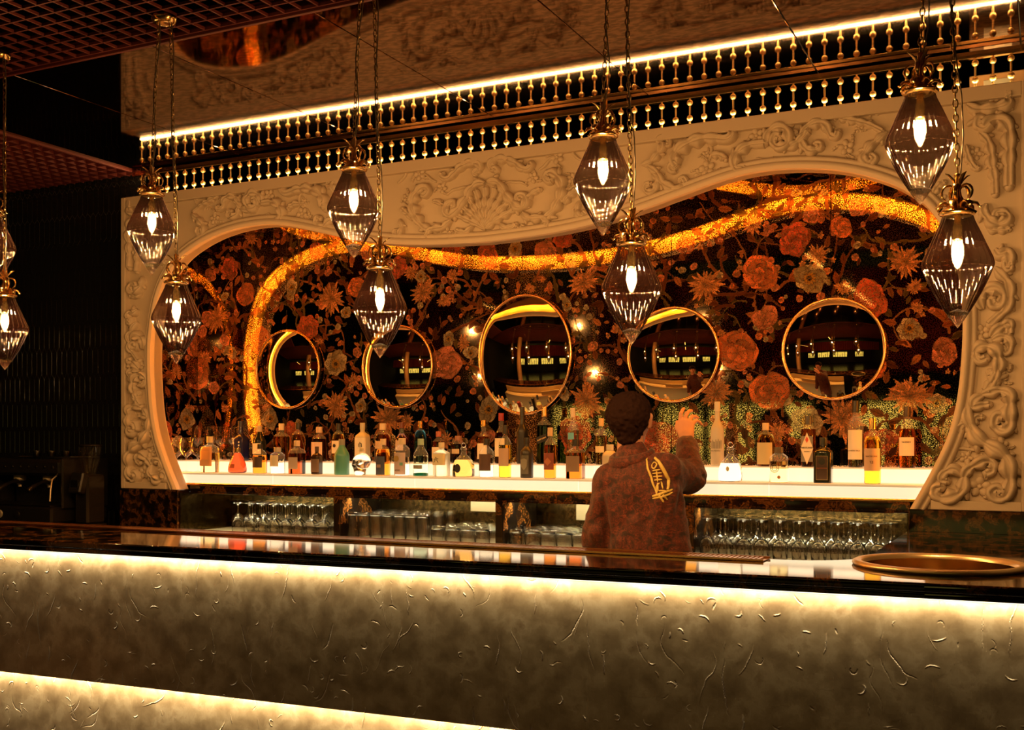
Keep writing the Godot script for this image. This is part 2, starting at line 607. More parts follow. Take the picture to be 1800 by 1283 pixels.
func make_mural() -> void:
	rng.seed = 2024
	alb.resize(MW * MH * 3)
	orm.resize(MW * MH * 3)
	var fine := FastNoiseLite.new()
	fine.seed = 8
	fine.noise_type = FastNoiseLite.TYPE_SIMPLEX
	fine.frequency = 0.30
	fine.fractal_octaves = 2
	var im := fine.get_image(MW, MH, false, false, true)
	im.convert(Image.FORMAT_L8)
	spk = im.get_data()
	fine.frequency = 0.006
	fine.fractal_octaves = 4
	fine.seed = 9
	im = fine.get_image(MW, MH, false, false, true)
	im.convert(Image.FORMAT_L8)
	var big := im.get_data()
	for i in MW * MH:
		var k := i * 3
		var b: int = big[i]
		if spk[i] + (b - 128) / 3 > 134:
			alb[k] = 226
			alb[k + 1] = 206
			alb[k + 2] = 172
			orm[k + 1] = 9
			orm[k + 2] = 255
		else:
			alb[k] = 6 + b / 16
			alb[k + 1] = 3 + b / 32
			alb[k + 2] = 3 + b / 50
			orm[k + 1] = 9
			orm[k + 2] = 255
	var browns := [Color(0.27, 0.15, 0.09), Color(0.34, 0.20, 0.12), Color(0.24, 0.20, 0.12), Color(0.38, 0.24, 0.15)]
	for k in 220:
		paint_stem(rng.randf() * MW, rng.randf() * MH, -PI / 2 + rng.randf_range(-1.3, 1.3), rng.randi_range(60, 190), rng.randf_range(1.5, 5.0), browns[k % 4])
	for k in 800:
		paint_leaf(rng.randf() * MW, rng.randf() * MH, rng.randf() * TAU, rng.randf_range(14, 36), browns[k % 4])
	for k in 200:                        # sprays of small blossom
		var x := rng.randf() * MW
		var y := rng.randf() * MH
		for j in rng.randi_range(2, 6):
			paint_flower(x + rng.randfn() * 18.0, y + rng.randfn() * 18.0, rng.randf_range(5, 10), ["w", "p", "o", "m"][rng.randi() % 4])
	for k in 100:
		paint_flower(rng.randf() * MW, rng.randf() * MH, rng.randf_range(13, 26), ["m", "w", "w", "p", "m"][rng.randi() % 5])
	for f in FLOWERS:
		paint_flower((f[0] * 1.011 - MX0) * MPM, MH - (1.53 + (f[1] - 1.53) * 1.011 - MY0) * MPM, f[2] * MPM * 1.28, f[3])
	M.mural = mat(Color.WHITE, 1.0, 1.0)
	M.mural.albedo_texture = ImageTexture.create_from_image(Image.create_from_data(MW, MH, false, Image.FORMAT_RGB8, alb))
	var o := ImageTexture.create_from_image(Image.create_from_data(MW, MH, false, Image.FORMAT_RGB8, orm))
	M.mural.metallic_specular = 0.22
	M.mural.metallic_texture = o
	M.mural.metallic_texture_channel = BaseMaterial3D.TEXTURE_CHANNEL_BLUE
	M.mural.roughness_texture = o
	M.mural.roughness_texture_channel = BaseMaterial3D.TEXTURE_CHANNEL_GREEN

const FLOWERS := [[-1.14,2.53,0.077,"r"], [-0.77,2.21,0.088,"r"], [-1.42,1.97,0.102,"o"], [-1.26,1.77,0.086,"o"], [-0.59,1.74,0.098,"m"], [-1.06,2.33,0.068,"w"], [-0.59,2.06,0.054,"w"], [-0.90,1.63,0.095,"m"], [-0.72,1.52,0.077,"r"], [-3.14,1.97,0.092,"p"], [-4.11,2.22,0.077,"r"], [-3.93,2.39,0.087,"m"], [-3.28,2.39,0.073,"m"], [-3.90,1.74,0.083,"m"], [-3.53,1.65,0.102,"m"], [-2.25,1.74,0.093,"m"], [-2.32,1.57,0.087,"r"], [-1.86,1.54,0.102,"r"], [-1.31,2.37,0.081,"o"], [-2.27,2.39,0.078,"m"], [-1.59,2.33,0.082,"m"], [-2.49,2.56,0.069,"p"], [-2.86,2.58,0.065,"r"], [-3.09,2.62,0.066,"r"], [-4.72,2.63,0.073,"r"], [-4.98,1.97,0.089,"o"], [-5.05,1.57,0.082,"r"], [-4.22,1.55,0.078,"r"], [-1.02,2.44,0.051,"m"], [-0.61,2.38,0.071,"m"], [-4.40,1.66,0.065,"w"], [-3.90,1.99,0.069,"w"], [-3.75,2.45,0.055,"o"], [-3.45,1.97,0.061,"p"], [-1.53,1.77,0.076,"m"], [-0.43,1.94,0.059,"p"], [-1.69,2.55,0.053,"o"], [-2.09,2.30,0.055,"o"], [-2.39,2.63,0.050,"r"], [-4.47,2.15,0.072,"o"], [-4.83,2.31,0.081,"m"], [-5.17,2.18,0.083,"m"], [-2.85,1.70,0.065,"w"], [-1.28,2.14,0.057,"p"], [-1.07,1.62,0.068,"w"], [-0.74,1.89,0.055,"o"], [-1.99,2.54,0.061,"r"], [-0.90,2.57,0.050,"o"], [-4.60,2.45,0.065,"o"], [-3.45,2.55,0.061,"r"], [-4.03,2.69,0.056,"r"]]
const ORNAMENT := [
		["l",0.030,[0.051,2.907,0.065,2.918,0.053,2.932,0.036,2.929,0.031,2.949,0.045,2.968,0.079,2.977,0.118,2.972,0.163,2.952,0.207,2.918,0.240,2.909,0.264,2.924,0.256,2.937]],
		["l",0.034,[0.008,2.866,0.051,2.867,0.090,2.838,0.112,2.800,0.140,2.765,0.174,2.729,0.212,2.713,0.234,2.739,0.223,2.774,0.193,2.780,0.185,2.763,0.196,2.752]],
		["l",0.022,[0.229,2.739,0.256,2.771,0.289,2.793,0.313,2.798]],
		["l",0.030,[0.207,2.691,0.245,2.658,0.289,2.652,0.327,2.651,0.351,2.624,0.343,2.610]],
		["l",0.036,[0.332,2.641,0.386,2.682,0.418,2.731,0.434,2.778,0.429,2.823,0.402,2.860,0.365,2.878,0.343,2.858,0.359,2.835,0.375,2.838]],
		["s",0.014,[0.101,2.851,0.135,2.856,0.168,2.850,0.201,2.846,0.237,2.825]],
		["f",0.027,[0.267,2.864]],
		["f",0.032,[0.402,2.953]],
		["f",0.024,[0.482,2.837]],
		["s",0.014,[0.300,2.900,0.332,2.916,0.354,2.938,0.375,2.951]],
		["s",0.014,[0.434,2.773,0.471,2.784,0.506,2.810]],
		["l",0.026,[0.445,2.709,0.461,2.736,0.487,2.758,0.508,2.776]],
		["l",0.024,[0.529,2.720,0.513,2.683,0.519,2.653,0.540,2.634,0.558,2.650,0.545,2.663]],
		["l",0.024,[0.079,2.648,0.112,2.620,0.157,2.624,0.174,2.635]],
		["l",0.020,[0.185,2.634,0.182,2.614,0.201,2.600,0.218,2.613,0.204,2.625]],
		["s",0.014,[0.482,2.987,0.492,2.957,0.513,2.935,0.540,2.918]],
		["l",0.026,[0.852,2.863,0.892,2.870,0.926,2.895,0.948,2.920,0.956,2.950,0.943,2.970,0.963,2.982,0.990,2.967,0.992,2.945,0.978,2.945]],
		["l",0.030,[0.882,2.853,0.916,2.830,0.941,2.795,0.958,2.765,0.985,2.748,1.024,2.725,1.060,2.729,1.076,2.750,1.064,2.775,1.045,2.767]],
		["l",0.026,[0.902,2.817,0.929,2.786,0.926,2.747,0.899,2.726,0.872,2.741,0.879,2.763,0.897,2.766]],
		["l",0.040,[1.026,2.818,1.011,2.817,1.004,2.832,1.019,2.844,1.031,2.829,1.021,2.870,1.036,2.903,1.072,2.927,1.119,2.944,1.167,2.950,1.223,2.944,1.269,2.935,1.295,2.944,1.302,2.961]],
		["s",0.014,[1.176,2.935,1.197,2.905,1.195,2.873,1.185,2.851]],
		["l",0.026,[1.197,2.871,1.232,2.867,1.260,2.852,1.267,2.842]],
		["f",0.034,[1.176,2.811]],
		["f",0.019,[1.167,2.876]],
		["f",0.023,[1.138,2.792]],
		["l",0.034,[1.343,2.804,1.354,2.789,1.329,2.785,1.311,2.810,1.316,2.846,1.343,2.879,1.389,2.896,1.452,2.895]],
		["f",0.031,[1.411,2.938]],
		["l",0.036,[1.456,2.893,1.465,2.932,1.496,2.957,1.536,2.954,1.558,2.920,1.550,2.881,1.514,2.872,1.490,2.897,1.501,2.923,1.519,2.916]],
		["l",0.028,[1.541,2.862,1.585,2.873,1.615,2.896,1.648,2.927]],
		["l",0.018,[1.567,2.919,1.585,2.935,1.598,2.920]],
		["s",0.014,[1.402,2.804,1.413,2.830,1.447,2.822,1.490,2.828]],
		["l",0.030,[1.611,2.900,1.645,2.945,1.696,2.959,1.730,2.938,1.744,2.901,1.770,2.887,1.781,2.908]],
		["l",0.022,[1.775,2.972,1.764,2.988,1.786,2.971,1.825,2.957,1.869,2.943,1.924,2.919,1.970,2.888]],
		["l",0.030,[1.617,2.900,1.631,2.857,1.662,2.836,1.694,2.841,1.699,2.864,1.679,2.866]],
		["f",0.031,[1.814,2.836]],
		["f",0.014,[1.806,2.782]],
		["f",0.025,[1.948,2.989]],
		["f",0.017,[1.869,2.914]],
		["l",0.030,[1.989,2.883,1.956,2.858,1.913,2.824,1.888,2.781,1.913,2.750,1.937,2.770,1.921,2.789]],
		["l",0.034,[2.312,2.960,2.352,2.933,2.412,2.928,2.471,2.939,2.508,2.966,2.496,2.994,2.474,2.989,2.481,2.967,2.496,2.968]],
		["f",0.027,[2.427,2.977]],
		["l",0.040,[2.377,2.864,2.385,2.874,2.365,2.888,2.357,2.861,2.382,2.850,2.402,2.872,2.442,2.875,2.471,2.844,2.496,2.788,2.503,2.722,2.494,2.648,2.479,2.591]],
		["l",0.030,[2.362,2.834,2.392,2.800,2.407,2.744,2.412,2.689,2.422,2.634,2.425,2.564]],
		["l",0.022,[2.402,2.677,2.430,2.669,2.442,2.683,2.427,2.693]],
		["f",0.025,[2.347,2.746]],
		["l",0.022,[2.307,2.789,2.320,2.732,2.345,2.686,2.362,2.684]],
		["l",0.034,[2.387,2.529,2.380,2.497,2.402,2.457,2.437,2.438,2.471,2.457,2.467,2.484,2.432,2.487,2.425,2.469]],
		["l",0.024,[2.392,2.426,2.432,2.412,2.471,2.414,2.520,2.412]],
		["l",0.024,[2.179,2.588,2.200,2.619,2.225,2.638]],
		["f",0.022,[2.210,2.568]],
		["l",0.036,[2.421,2.332,2.440,2.310,2.469,2.318,2.507,2.297,2.516,2.262,2.493,2.246,2.467,2.266,2.481,2.281]],
		["l",0.034,[2.421,2.254,2.455,2.215,2.488,2.171,2.493,2.124,2.469,2.084,2.431,2.044,2.402,2.014]],
		["l",0.040,[2.378,2.083,2.361,2.126,2.388,2.159,2.426,2.164,2.450,2.137,2.443,2.101,2.417,2.097,2.412,2.121]],
		["f",0.031,[2.373,1.984]],
		["l",0.034,[2.407,1.962,2.431,1.992,2.469,2.011,2.502,2.015,2.516,1.993,2.500,1.973]],
		["l",0.030,[2.412,1.948,2.450,1.960,2.483,1.943,2.490,1.911,2.467,1.894,2.455,1.913]],
		["l",0.038,[2.402,1.752,2.429,1.794,2.440,1.845,2.433,1.893,2.402,1.922,2.366,1.921,2.344,1.896,2.364,1.864,2.390,1.871]],
		["f",0.030,[2.474,1.795]],
		["l",0.022,[2.488,1.849,2.507,1.838,2.511,1.823]],
		["l",0.034,[2.433,1.835,2.419,1.783,2.388,1.734]],
		["l",0.026,[2.388,1.821,2.412,1.805,2.407,1.773]],
		["l",0.042,[2.373,1.719,2.431,1.734,2.474,1.720,2.507,1.688,2.516,1.636,2.497,1.590,2.455,1.569,2.424,1.590,2.431,1.627,2.455,1.626]],
		["l",0.030,[2.383,1.721,2.344,1.696,2.337,1.667,2.368,1.674,2.402,1.677]],
		["l",0.046,[2.317,1.675,2.315,1.628,2.334,1.569,2.359,1.533,2.393,1.506,2.436,1.480,2.469,1.439,2.486,1.387,2.488,1.335,2.464,1.293,2.431,1.282,2.412,1.303,2.429,1.321,2.450,1.309]],
		["l",0.026,[2.300,1.562,2.286,1.570,2.295,1.588,2.317,1.583,2.339,1.543]],
		["l",0.024,[2.339,1.585,2.351,1.622,2.376,1.624]],
		["s",0.014,[2.256,1.485,2.295,1.491,2.334,1.485,2.395,1.484]],
		["f",0.024,[2.310,1.451]],
		["f",0.031,[2.471,1.512]],
		["l",0.036,[2.300,1.358,2.313,1.395,2.344,1.417,2.383,1.438,2.412,1.428,2.412,1.397,2.390,1.386]],
		["l",0.042,[2.303,1.374,2.298,1.321,2.266,1.289,2.226,1.277,2.189,1.292,2.189,1.319,2.211,1.322]],
		["l",0.032,[2.295,1.374,2.261,1.400,2.226,1.389,2.211,1.357,2.236,1.349]],
		["f",0.039,[2.364,1.328]],
		["l",0.022,[2.488,1.372,2.497,1.385,2.514,1.382]],]
# ---------------------------------------------------------------- lights
func area(called: String, parent: Node, at: Vector3, dir: Vector3, size: Vector2, energy: float, col: Color, along := Vector3.RIGHT) -> void:
	var l := AreaLight3D.new()
	l.name = called
	l.area_size = size
	l.light_energy = energy
	l.light_color = col
	l.shadow_enabled = true
	parent.add_child(l, true)
	var z := -dir.normalized()
	var x := (along - z * along.dot(z)).normalized()
	l.basis = Basis(x, z.cross(x), z)
	l.position = at
	if "area_range" in l:
		l.set("area_range", 14.0)

# ---------------------------------------------------------------- the room
func build_room() -> void:
	struct("floor", bx(-9.2, 5.2, -0.2, 0.0, -1.2, 11.2), M.floor)
	struct("ceiling", bx(-9.2, 5.2, 3.75, 3.95, -1.2, 11.2), M.black)
	struct("wall_rear", bx(-9.2, 5.2, 0.0, 3.75, 10.9, 11.2), M.dark_wall)
	struct("wall_right", bx(4.9, 5.2, 0.0, 3.75, -1.2, 10.9), M.dark_wall)
	struct("wall_far_left", bx(-9.2, -8.9, 0.0, 3.75, -0.25, 10.9), M.dark_wall)
	struct("wall_back", bx(-5.20, 4.9, 0.0, 3.75, -1.15, -0.95), M.void)
	struct("wall_dark_cover", bx(-5.1985, -5.1905, 0.0, 3.745, -0.95, -0.255), M.void)  # black sheet added over the wall end to hold the bead gap's shade
	# tiled wall left of the frame
	var wl := struct("wall_left", bx(-9.2, -5.20, 0.0, 3.75, -0.9, -0.272), M.grout)
	var tw := 0.0475
	var body := 0.148
	var tip := 0.026
	var pitch := 0.199
	var poly := PackedVector2Array()
	var hw := tw * 0.5 - 0.0014
	for p in [[-hw, -body / 2], [0.0, -body / 2 - tip], [hw, -body / 2], [hw, body / 2], [0.0, body / 2 + tip], [-hw, body / 2]]:
		poly.append(Vector2(p[0], p[1]))
	var tile := extrude(MB.new(), poly, 0.0, 0.008, 2, 0.0016).mesh()
	var rest := MB.new()
	var n := 0
	for row in 14:
		for c in 32:
			var x := -5.225 - c * tw - (tw * 0.5 if row % 2 else 0.0)
			var y := 0.98 + row * (body + tip + 0.003)
			if y > 3.3:
				continue
			if n < 300 and c < 30 and row >= 1 and row <= 10:
				part("tile", tile, M.tile, wl, Vector3(x, y, -0.272))
				n += 1
			else:
				var s := rest.v.size()
				for p in poly:
					rest.v.append(Vector3(x + p.x, y + p.y, -0.266))
				for k in range(1, 5):
					rest.tri(s, s + k, s + k + 1)
	part("tile_field", rest, M.tile, wl).set_meta("kind", "stuff")

	# mirror ceiling, in panels with fine joints
	var cm := struct("ceiling_mirror", bx(-5.19, 0.76, CEIL + 0.008, CEIL + 0.03, -0.2, 1.475), M.black)
	var joints := [-5.19, -4.335, -3.478, -2.622, -1.770, -0.954, -0.10, 0.76]
	for i in joints.size() - 1:
		part("mirror_panel", bx(joints[i] + 0.002, joints[i + 1] - 0.002, CEIL, CEIL + 0.007, -0.2, 1.475, 0.002), M.ceiling_mirror, cm)
	# red open grid round it
	var grid := thing("grid_ceiling", "dark red open-cell grid ceiling hung around the mirror ceiling", "grid ceiling", Vector3(0, CEIL, 0))
	var st := 0.008
	var sh := 0.012
	var pt := 0.082
	for k in 32:
		part("slat", bx(-7.0, 3.0, 0.0, sh, 1.50 + k * pt - st / 2, 1.50 + k * pt + st / 2), M.red, grid)
	for k in 122:
		var x := -7.0 + k * pt
		part("slat", bx(x - st / 2, x + st / 2, 0.001, sh, 1.50, 1.50 + 31 * pt), M.red, grid)
	for k in 21:
		part("slat", bx(-7.0, -5.21, 0.0, 0.05, -0.22 + k * pt - st / 2, -0.22 + k * pt + st / 2), M.red, grid)
	for k in 21:
		var x := -5.21 - (k + 0.5) * pt
		part("slat", bx(x - st / 2, x + st / 2, 0.001, 0.05, -0.25, 1.47), M.red, grid)
	part("edge_fascia", bx(-7.0, 3.0, -0.012, 0.075, 1.477, 1.492, 0.002), M.red, grid)
	part("edge_fascia", bx(-5.206, -5.192, -0.012, 0.075, -0.25, 1.477, 0.002), M.red, grid)

# ---------------------------------------------------------------- carved frame
func half_contour() -> Array:          # (distance from the middle, height), from the bottom to the middle of the top
	var l := []
	for p in [[2.085, 1.227], [2.14, 1.33], [2.19, 1.43], [2.235, 1.535], [2.265, 1.645], [2.282, 1.75], [2.291, 1.85], [2.297, 1.96], [2.297, 2.07], [2.288, 2.18], [2.265, 2.30], [2.235, 2.40], [2.19, 2.488], [2.13, 2.562], [2.042, 2.63], [1.935, 2.683], [1.824, 2.722], [1.713, 2.747], [1.584, 2.763], [1.45, 2.767], [1.33, 2.757], [1.20, 2.731], [1.033, 2.688], [0.837, 2.638], [0.566, 2.588], [0.30, 2.563], [0.0, 2.553]]:
		l.append(Vector2(p[0], p[1]))
	return spline(l, 4)

func contour(off := 0.0) -> Array:     # left foot, over the top, to the right foot; off > 0 grows the opening
	var h := half_contour()
	var l := []
	for p in h:
		l.append(Vector2(FC - p.x, p.y))
	for i in range(h.size() - 2, -1, -1):
		l.append(Vector2(FC + h[i].x, h[i].y))
	if off == 0.0:
		return l
	var o := []
	for i in l.size():
		var d: Vector2 = (l[mini(i + 1, l.size() - 1)] - l[maxi(i - 1, 0)]).normalized()
		var nn := Vector2(-d.y, d.x)
		var p: Vector2 = l[i] + nn * off
		if i == 0 or i == l.size() - 1:
			p.y = FBOT
			p.x = l[i].x + (-1 if i == 0 else 1) * off * 1.13
		o.append(p)
	return o

func slab_poly(inner: Array, x0: float, x1: float, y0: float, y1: float) -> PackedVector2Array:
	# counter-clockwise: up the right outer side, along the top, down the left, then back along the opening
	var p := PackedVector2Array()
	p.append(Vector2(x1, y0))
	p.append(Vector2(x1, y1))
	p.append(Vector2(x0, y1))
	p.append(Vector2(x0, y0))
	for q in inner:
		p.append(q)
	return p

func profile_along(mb: MB, path: Array, prof: Array) -> MB:      # prof: (outwards from the opening, z)
	var s := mb.v.size()
	var n := path.size()
	var m := prof.size()
	for i in n:
		var d: Vector2 = (path[mini(i + 1, n - 1)] - path[maxi(i - 1, 0)]).normalized()
		var nn := Vector2(-d.y, d.x)
		if i == 0 or i == n - 1:
			nn = Vector2(-1.13 if i == 0 else 1.13, 0.0)
		for q in prof:
			mb.v.append(Vector3(path[i].x + nn.x * q[0], path[i].y + nn.y * q[0], q[1]))
	for i in n - 1:
		for k in m - 1:
			mb.quad(s + i * m + k, s + i * m + k + 1, s + (i + 1) * m + k + 1, s + (i + 1) * m + k)
	return mb

func stroke(mb: MB, pts: Array, wide: float, leaf: bool, z0: float) -> void:
	# a carved scroll: half-round with a groove; a leaf has scalloped edges and tapers to a curl
	var path := spline(pts, 7)
	var n := path.size()
	var total := 0.0
	var acc := [0.0]
	for i in range(1, n):
		total += path[i].distance_to(path[i - 1])
		acc.append(total)
	var rows := [[-1.0, 0.0], [-0.92, 0.42], [-0.55, 0.78], [-0.2, 0.70], [0.0, 0.5], [0.2, 0.74], [0.6, 0.92], [0.94, 0.55], [1.0, 0.0]] if leaf else [[-1.0, 0.0], [-0.8, 0.6], [0.0, 1.0], [0.8, 0.6], [1.0, 0.0]]
	var m := rows.size()
	var s := mb.v.size()
	var lobes := maxf(2.0, roundf(total / (wide * 1.25)))
	for i in n:
		var u: float = acc[i] / total
		var d: Vector2 = (path[mini(i + 1, n - 1)] - path[maxi(i - 1, 0)]).normalized()
		var nn := Vector2(-d.y, d.x)
		var w := wide * 0.5 * (0.35 + 0.65 * sin(PI * clampf(0.12 + 0.8 * u, 0.0, 1.0)))
		var h := w * (2.0 if leaf else 1.6) + 0.004
		if u > 0.86:
			w *= 1.0 + (u - 0.86) * 3.0        # the curl swells into a knob
			h *= 1.0 + (u - 0.86) * 4.0
		var sc := absf(sin(PI * u * lobes)) if leaf and u < 0.82 else 0.75
		for r in rows:
			var x: float = r[0] * w
			if leaf:
				x *= (0.50 + 0.80 * sc) if r[0] < 0.0 else (0.80 + 0.28 * sc)
			var z: float = r[1] * h * (1.0 if not leaf else 0.8 + 0.3 * sc)
			mb.v.append(Vector3(path[i].x + nn.x * x, path[i].y + nn.y * x, z0 + z))
	for i in n - 1:
		for k in m - 1:
			var a := s + i * m + k
			mb.quad(a, a + m, a + m + 1, a + 1)
	for e in [0, n - 1]:
		var c := mb.add(Vector3(path[e].x, path[e].y, z0 + wide * 0.2))
		for k in m - 1:
			var a: int = s + e * m + k
			if e == 0:
				mb.tri(c, a, a + 1)
			else:
				mb.tri(c, a + 1, a)
	if leaf and total > wide * 3.0:            # curled leaflets along the outer side of the scroll
		var k2 := int(total * 0.8 / (wide * 0.78))
		for q in range(1, k2):
			var want := total * 0.8 * q / k2
			var i := 1
			while i < n - 2 and acc[i] < want:
				i += 1
			var d: Vector2 = (path[i + 1] - path[i - 1]).normalized()
			var bend: float = (path[mini(i + 5, n - 1)] - path[i]).cross(path[i] - path[maxi(i - 5, 0)])
			var sd := 1.0 if bend > 0.0 else -1.0
			var out := Vector2(-d.y, d.x) * sd
			var l := (out * 0.75 + d * 0.66).normalized()
			var sz := wide * (0.34 + 0.12 * sin(q * 2.4))
			var c: Vector2 = path[i] + out * wide * 0.42
			var bas := Basis(Vector3(l.x, l.y, 0.0), Vector3(-l.y, l.x, 0.0), Vector3.BACK).rotated(Vector3(-l.y, l.x, 0.0), 0.35)
			ball(mb, Vector3(c.x, c.y, z0 + wide * 0.24), Vector3(sz, sz * 0.46, sz * 0.8), 8, 6, bas)
	if leaf:                                   # round knob at the end of the scroll
		var e2: Vector2 = path[n - 1]
		ball(mb, Vector3(e2.x, e2.y, z0 + wide * 0.18), Vector3(wide * 0.34, wide * 0.34, wide * 0.42), 8, 6)

func rosette(mb: MB, c: Vector2, r: float, z0: float, ph: float) -> void:
	for k in 5:
		var a := ph + TAU * k / 5
		var d := Vector3(cos(a), sin(a), 0.0)
		var bas := Basis(d, Vector3(-d.y, d.x, 0.0), Vector3.BACK).rotated(Vector3(-d.y, d.x, 0.0), -0.25)
		ball(mb, Vector3(c.x, c.y, z0 + r * 0.16) + d * r * 0.56, Vector3(r * 0.46, r * 0.36, r * 0.34), 8, 6, bas)
	ball(mb, Vector3(c.x, c.y, z0 + r * 0.25), Vector3(r * 0.24, r * 0.24, r * 0.3), 8, 6)
	for k in 3:                                # two or three leaves beneath
		var a := ph + 0.6 + TAU * k / 3
		var p := []
		for j in 4:
			p.append(c + Vector2(cos(a + j * 0.16), sin(a + j * 0.16)) * r * (0.75 + j * 0.28))
		stroke(mb, p, r * 0.42, true, z0)

func build_frame() -> void:
	var f := thing("carved_frame", "large cream plaster frame with carved acanthus scrolls around the bottle niche", "frame", Vector3(0, 0, 0))
	var inner := contour()
	part("back_slab", extrude(MB.new(), slab_poly(inner, FX0, FX1, FBOT, FTOP - 0.004), -0.10, -0.036), M.plaster, f)
	# raised outer border: left, right, foot strips and the top band
	part("outer_border", bx(FX0, FX0 + 0.035, FBOT, FTOP, -0.10, 0.0, 0.004), M.plaster, f)
	part("outer_border", bx(FX1 - 0.012, FX1 + 0.02, FBOT, FTOP, -0.10, 0.0, 0.004), M.plaster, f)
	part("top_band", bx(FX0 + 0.033, FX1 - 0.010, FTOP - 0.060, FTOP, -0.05, 0.0, 0.004), M.plaster, f)
	part("foot_strip", bx(FX0 + 0.033, -4.79, FBOT, FBOT + 0.040, -0.05, -0.001, 0.003), M.plaster, f)
	part("foot_strip", bx(-0.45, FX1 - 0.010, FBOT, FBOT + 0.040, -0.05, -0.001, 0.003), M.plaster, f)
	part("top_ledge", bx(FX0, FX1 + 0.02, FTOP - 0.03, FTOP - 0.004, -0.19, -0.002, 0.003), M.plaster, f)
	part("edge_moulding", profile_along(MB.new(), inner, [[0.060, -0.037], [0.058, -0.014], [0.050, -0.006], [0.042, -0.006], [0.038, -0.012], [0.034, -0.011], [0.030, 0.002], [0.020, 0.007], [0.012, 0.005], [0.006, 0.000], [0.0, -0.002], [0.0, -0.003], [0.0, -0.10]]), M.plaster, f)
	# carved relief, the right half as it stands and the left half its mirror image
	rng.seed = 41
	for o in ORNAMENT:
		for side in [1.0, -1.0]:
			var mb := MB.new()
			var p: Array = o[2]
			if o[0] == "f":
				rosette(mb, Vector2(minf(p[0], 2.44) * side + FC, p[1]), o[1] * 1.2, -0.037, rng.randf() * TAU)
				part("rosette", mb, M.plaster, f)
				continue
			var pts := []
			for i in range(0, p.size(), 2):
				pts.append(Vector2(minf(p[i], 2.478) * side + FC, p[i + 1]))
			stroke(mb, pts, o[1] * (1.55 if o[0] == "l" else 1.2), o[0] == "l", -0.037)
			part("acanthus_scroll" if o[0] == "l" else "stem", mb, M.plaster, f)
	# the palmette over the middle of the niche
	var pal := MB.new()
	for k in 9:
		var a := PI / 2 + (k - 4) * 0.27
		var pts := []
		for j in 5:
			var u := j / 4.0
			pts.append(Vector2(FC + cos(a) * u * 0.17 * (1.0 + 0.25 * u), 2.64 + sin(a) * u * 0.20 - absf(k - 4) * 0.004))
		stroke(pal, pts, 0.040, true, -0.037)
	part("palmette", pal, M.plaster, f)
	# back lip that catches the amber light, and the amber line itself
	part("back_lip", profile_along(MB.new(), contour(), [[0.0, -0.09], [0.0, -0.104], [0.004, -0.107], [0.079, -0.109], [0.081, -0.155], [0.092, -0.155], [0.092, -0.09]]), M.plaster, f)
	var led := thing("amber_led_strip", "amber LED strip running along the back edge of the carved frame", "LED strip", Vector3(0, 0, 0))
	var c := contour(0.073)
	var pts3 := []
	for p in c:
		if p.y > TIER1 + 0.03:
			pts3.append(Vector3(p.x, p.y, -0.146))
	part("led_tube", tube(MB.new(), pts3, 0.0065, 8), M.led_amber, led)
	var step := 6
	for i in range(0, pts3.size() - step, step):
		var a: Vector3 = pts3[i]
		var b: Vector3 = pts3[i + step]
		var inw := (b - a).cross(Vector3.BACK).normalized()
		area("led_light", led, (a + b) * 0.5 + inw * 0.005 + Vector3(0, 0, 0.008), inw * 0.75 + Vector3(0, 0, 0.65), Vector2(a.distance_to(b), 0.012), 1.5 * a.distance_to(b), Color(1.0, 0.55, 0.10), b - a)

func build_beads() -> void:
	var s := thing("bead_screen", "row of gold rods with round beads hanging above the carved frame", "bead screen", Vector3(0, 0, -0.148))
	part("rail", bx(-5.20, 0.6, 3.190, 3.206, -0.012, 0.012, 0.002), M.brass, s)
	part("rail_top", bx(-5.20, 0.6, 3.206, 3.222, -0.006, 0.006), M.copper, s)
	var rod := lathe(MB.new(), v3([[0.0, 3.044], [0.0022, 3.052], [0.005, 3.068], [0.0045, 3.075], [0.0045, 3.19]]), 8).mesh()
	var bead := ball(MB.new(), Vector3.ZERO, Vector3.ONE * 0.0148, 14, 10).mesh()
	for k in 74:
		var x := -0.138 + 0.0713 - k * 0.0713 + 0.0713
		if x < -5.19:
			break
		var r := part("bead_rod", rod, M.bead, s, Vector3(x, 0, 0))
		part("bead", bead, M.bead, r, Vector3(0, 3.171, 0))
		part("bead", bead, M.bead, r, Vector3(0, 3.096, 0))
	var l := thing("cove_led_strip", "warm white LED strip lying on the frame top below the gold beads", "LED strip", Vector3(0, FTOP, -0.152))
	for k in 3:
		part("led_diffuser", bx(lerpf(FX0 + 0.02, FX1, k / 3.0), lerpf(FX0 + 0.02, FX1, (k + 1) / 3.0), -0.003, 0.010, -0.014, 0.014, 0.003), M.led_cove, l)
	area("cove_light", l, Vector3((FX0 + FX1) / 2, 0.012, 0.0), Vector3.UP, Vector2(FX1 - FX0 - 0.04, 0.026), 5.0, Color(1.0, 0.80, 0.50))

# ---------------------------------------------------------------- niche
func mural_quad(mb: MB, a: Vector3, b: Vector3, c: Vector3, d: Vector3, uv: Array) -> void:
	mb.face_uv([a, b, c, d], uv)

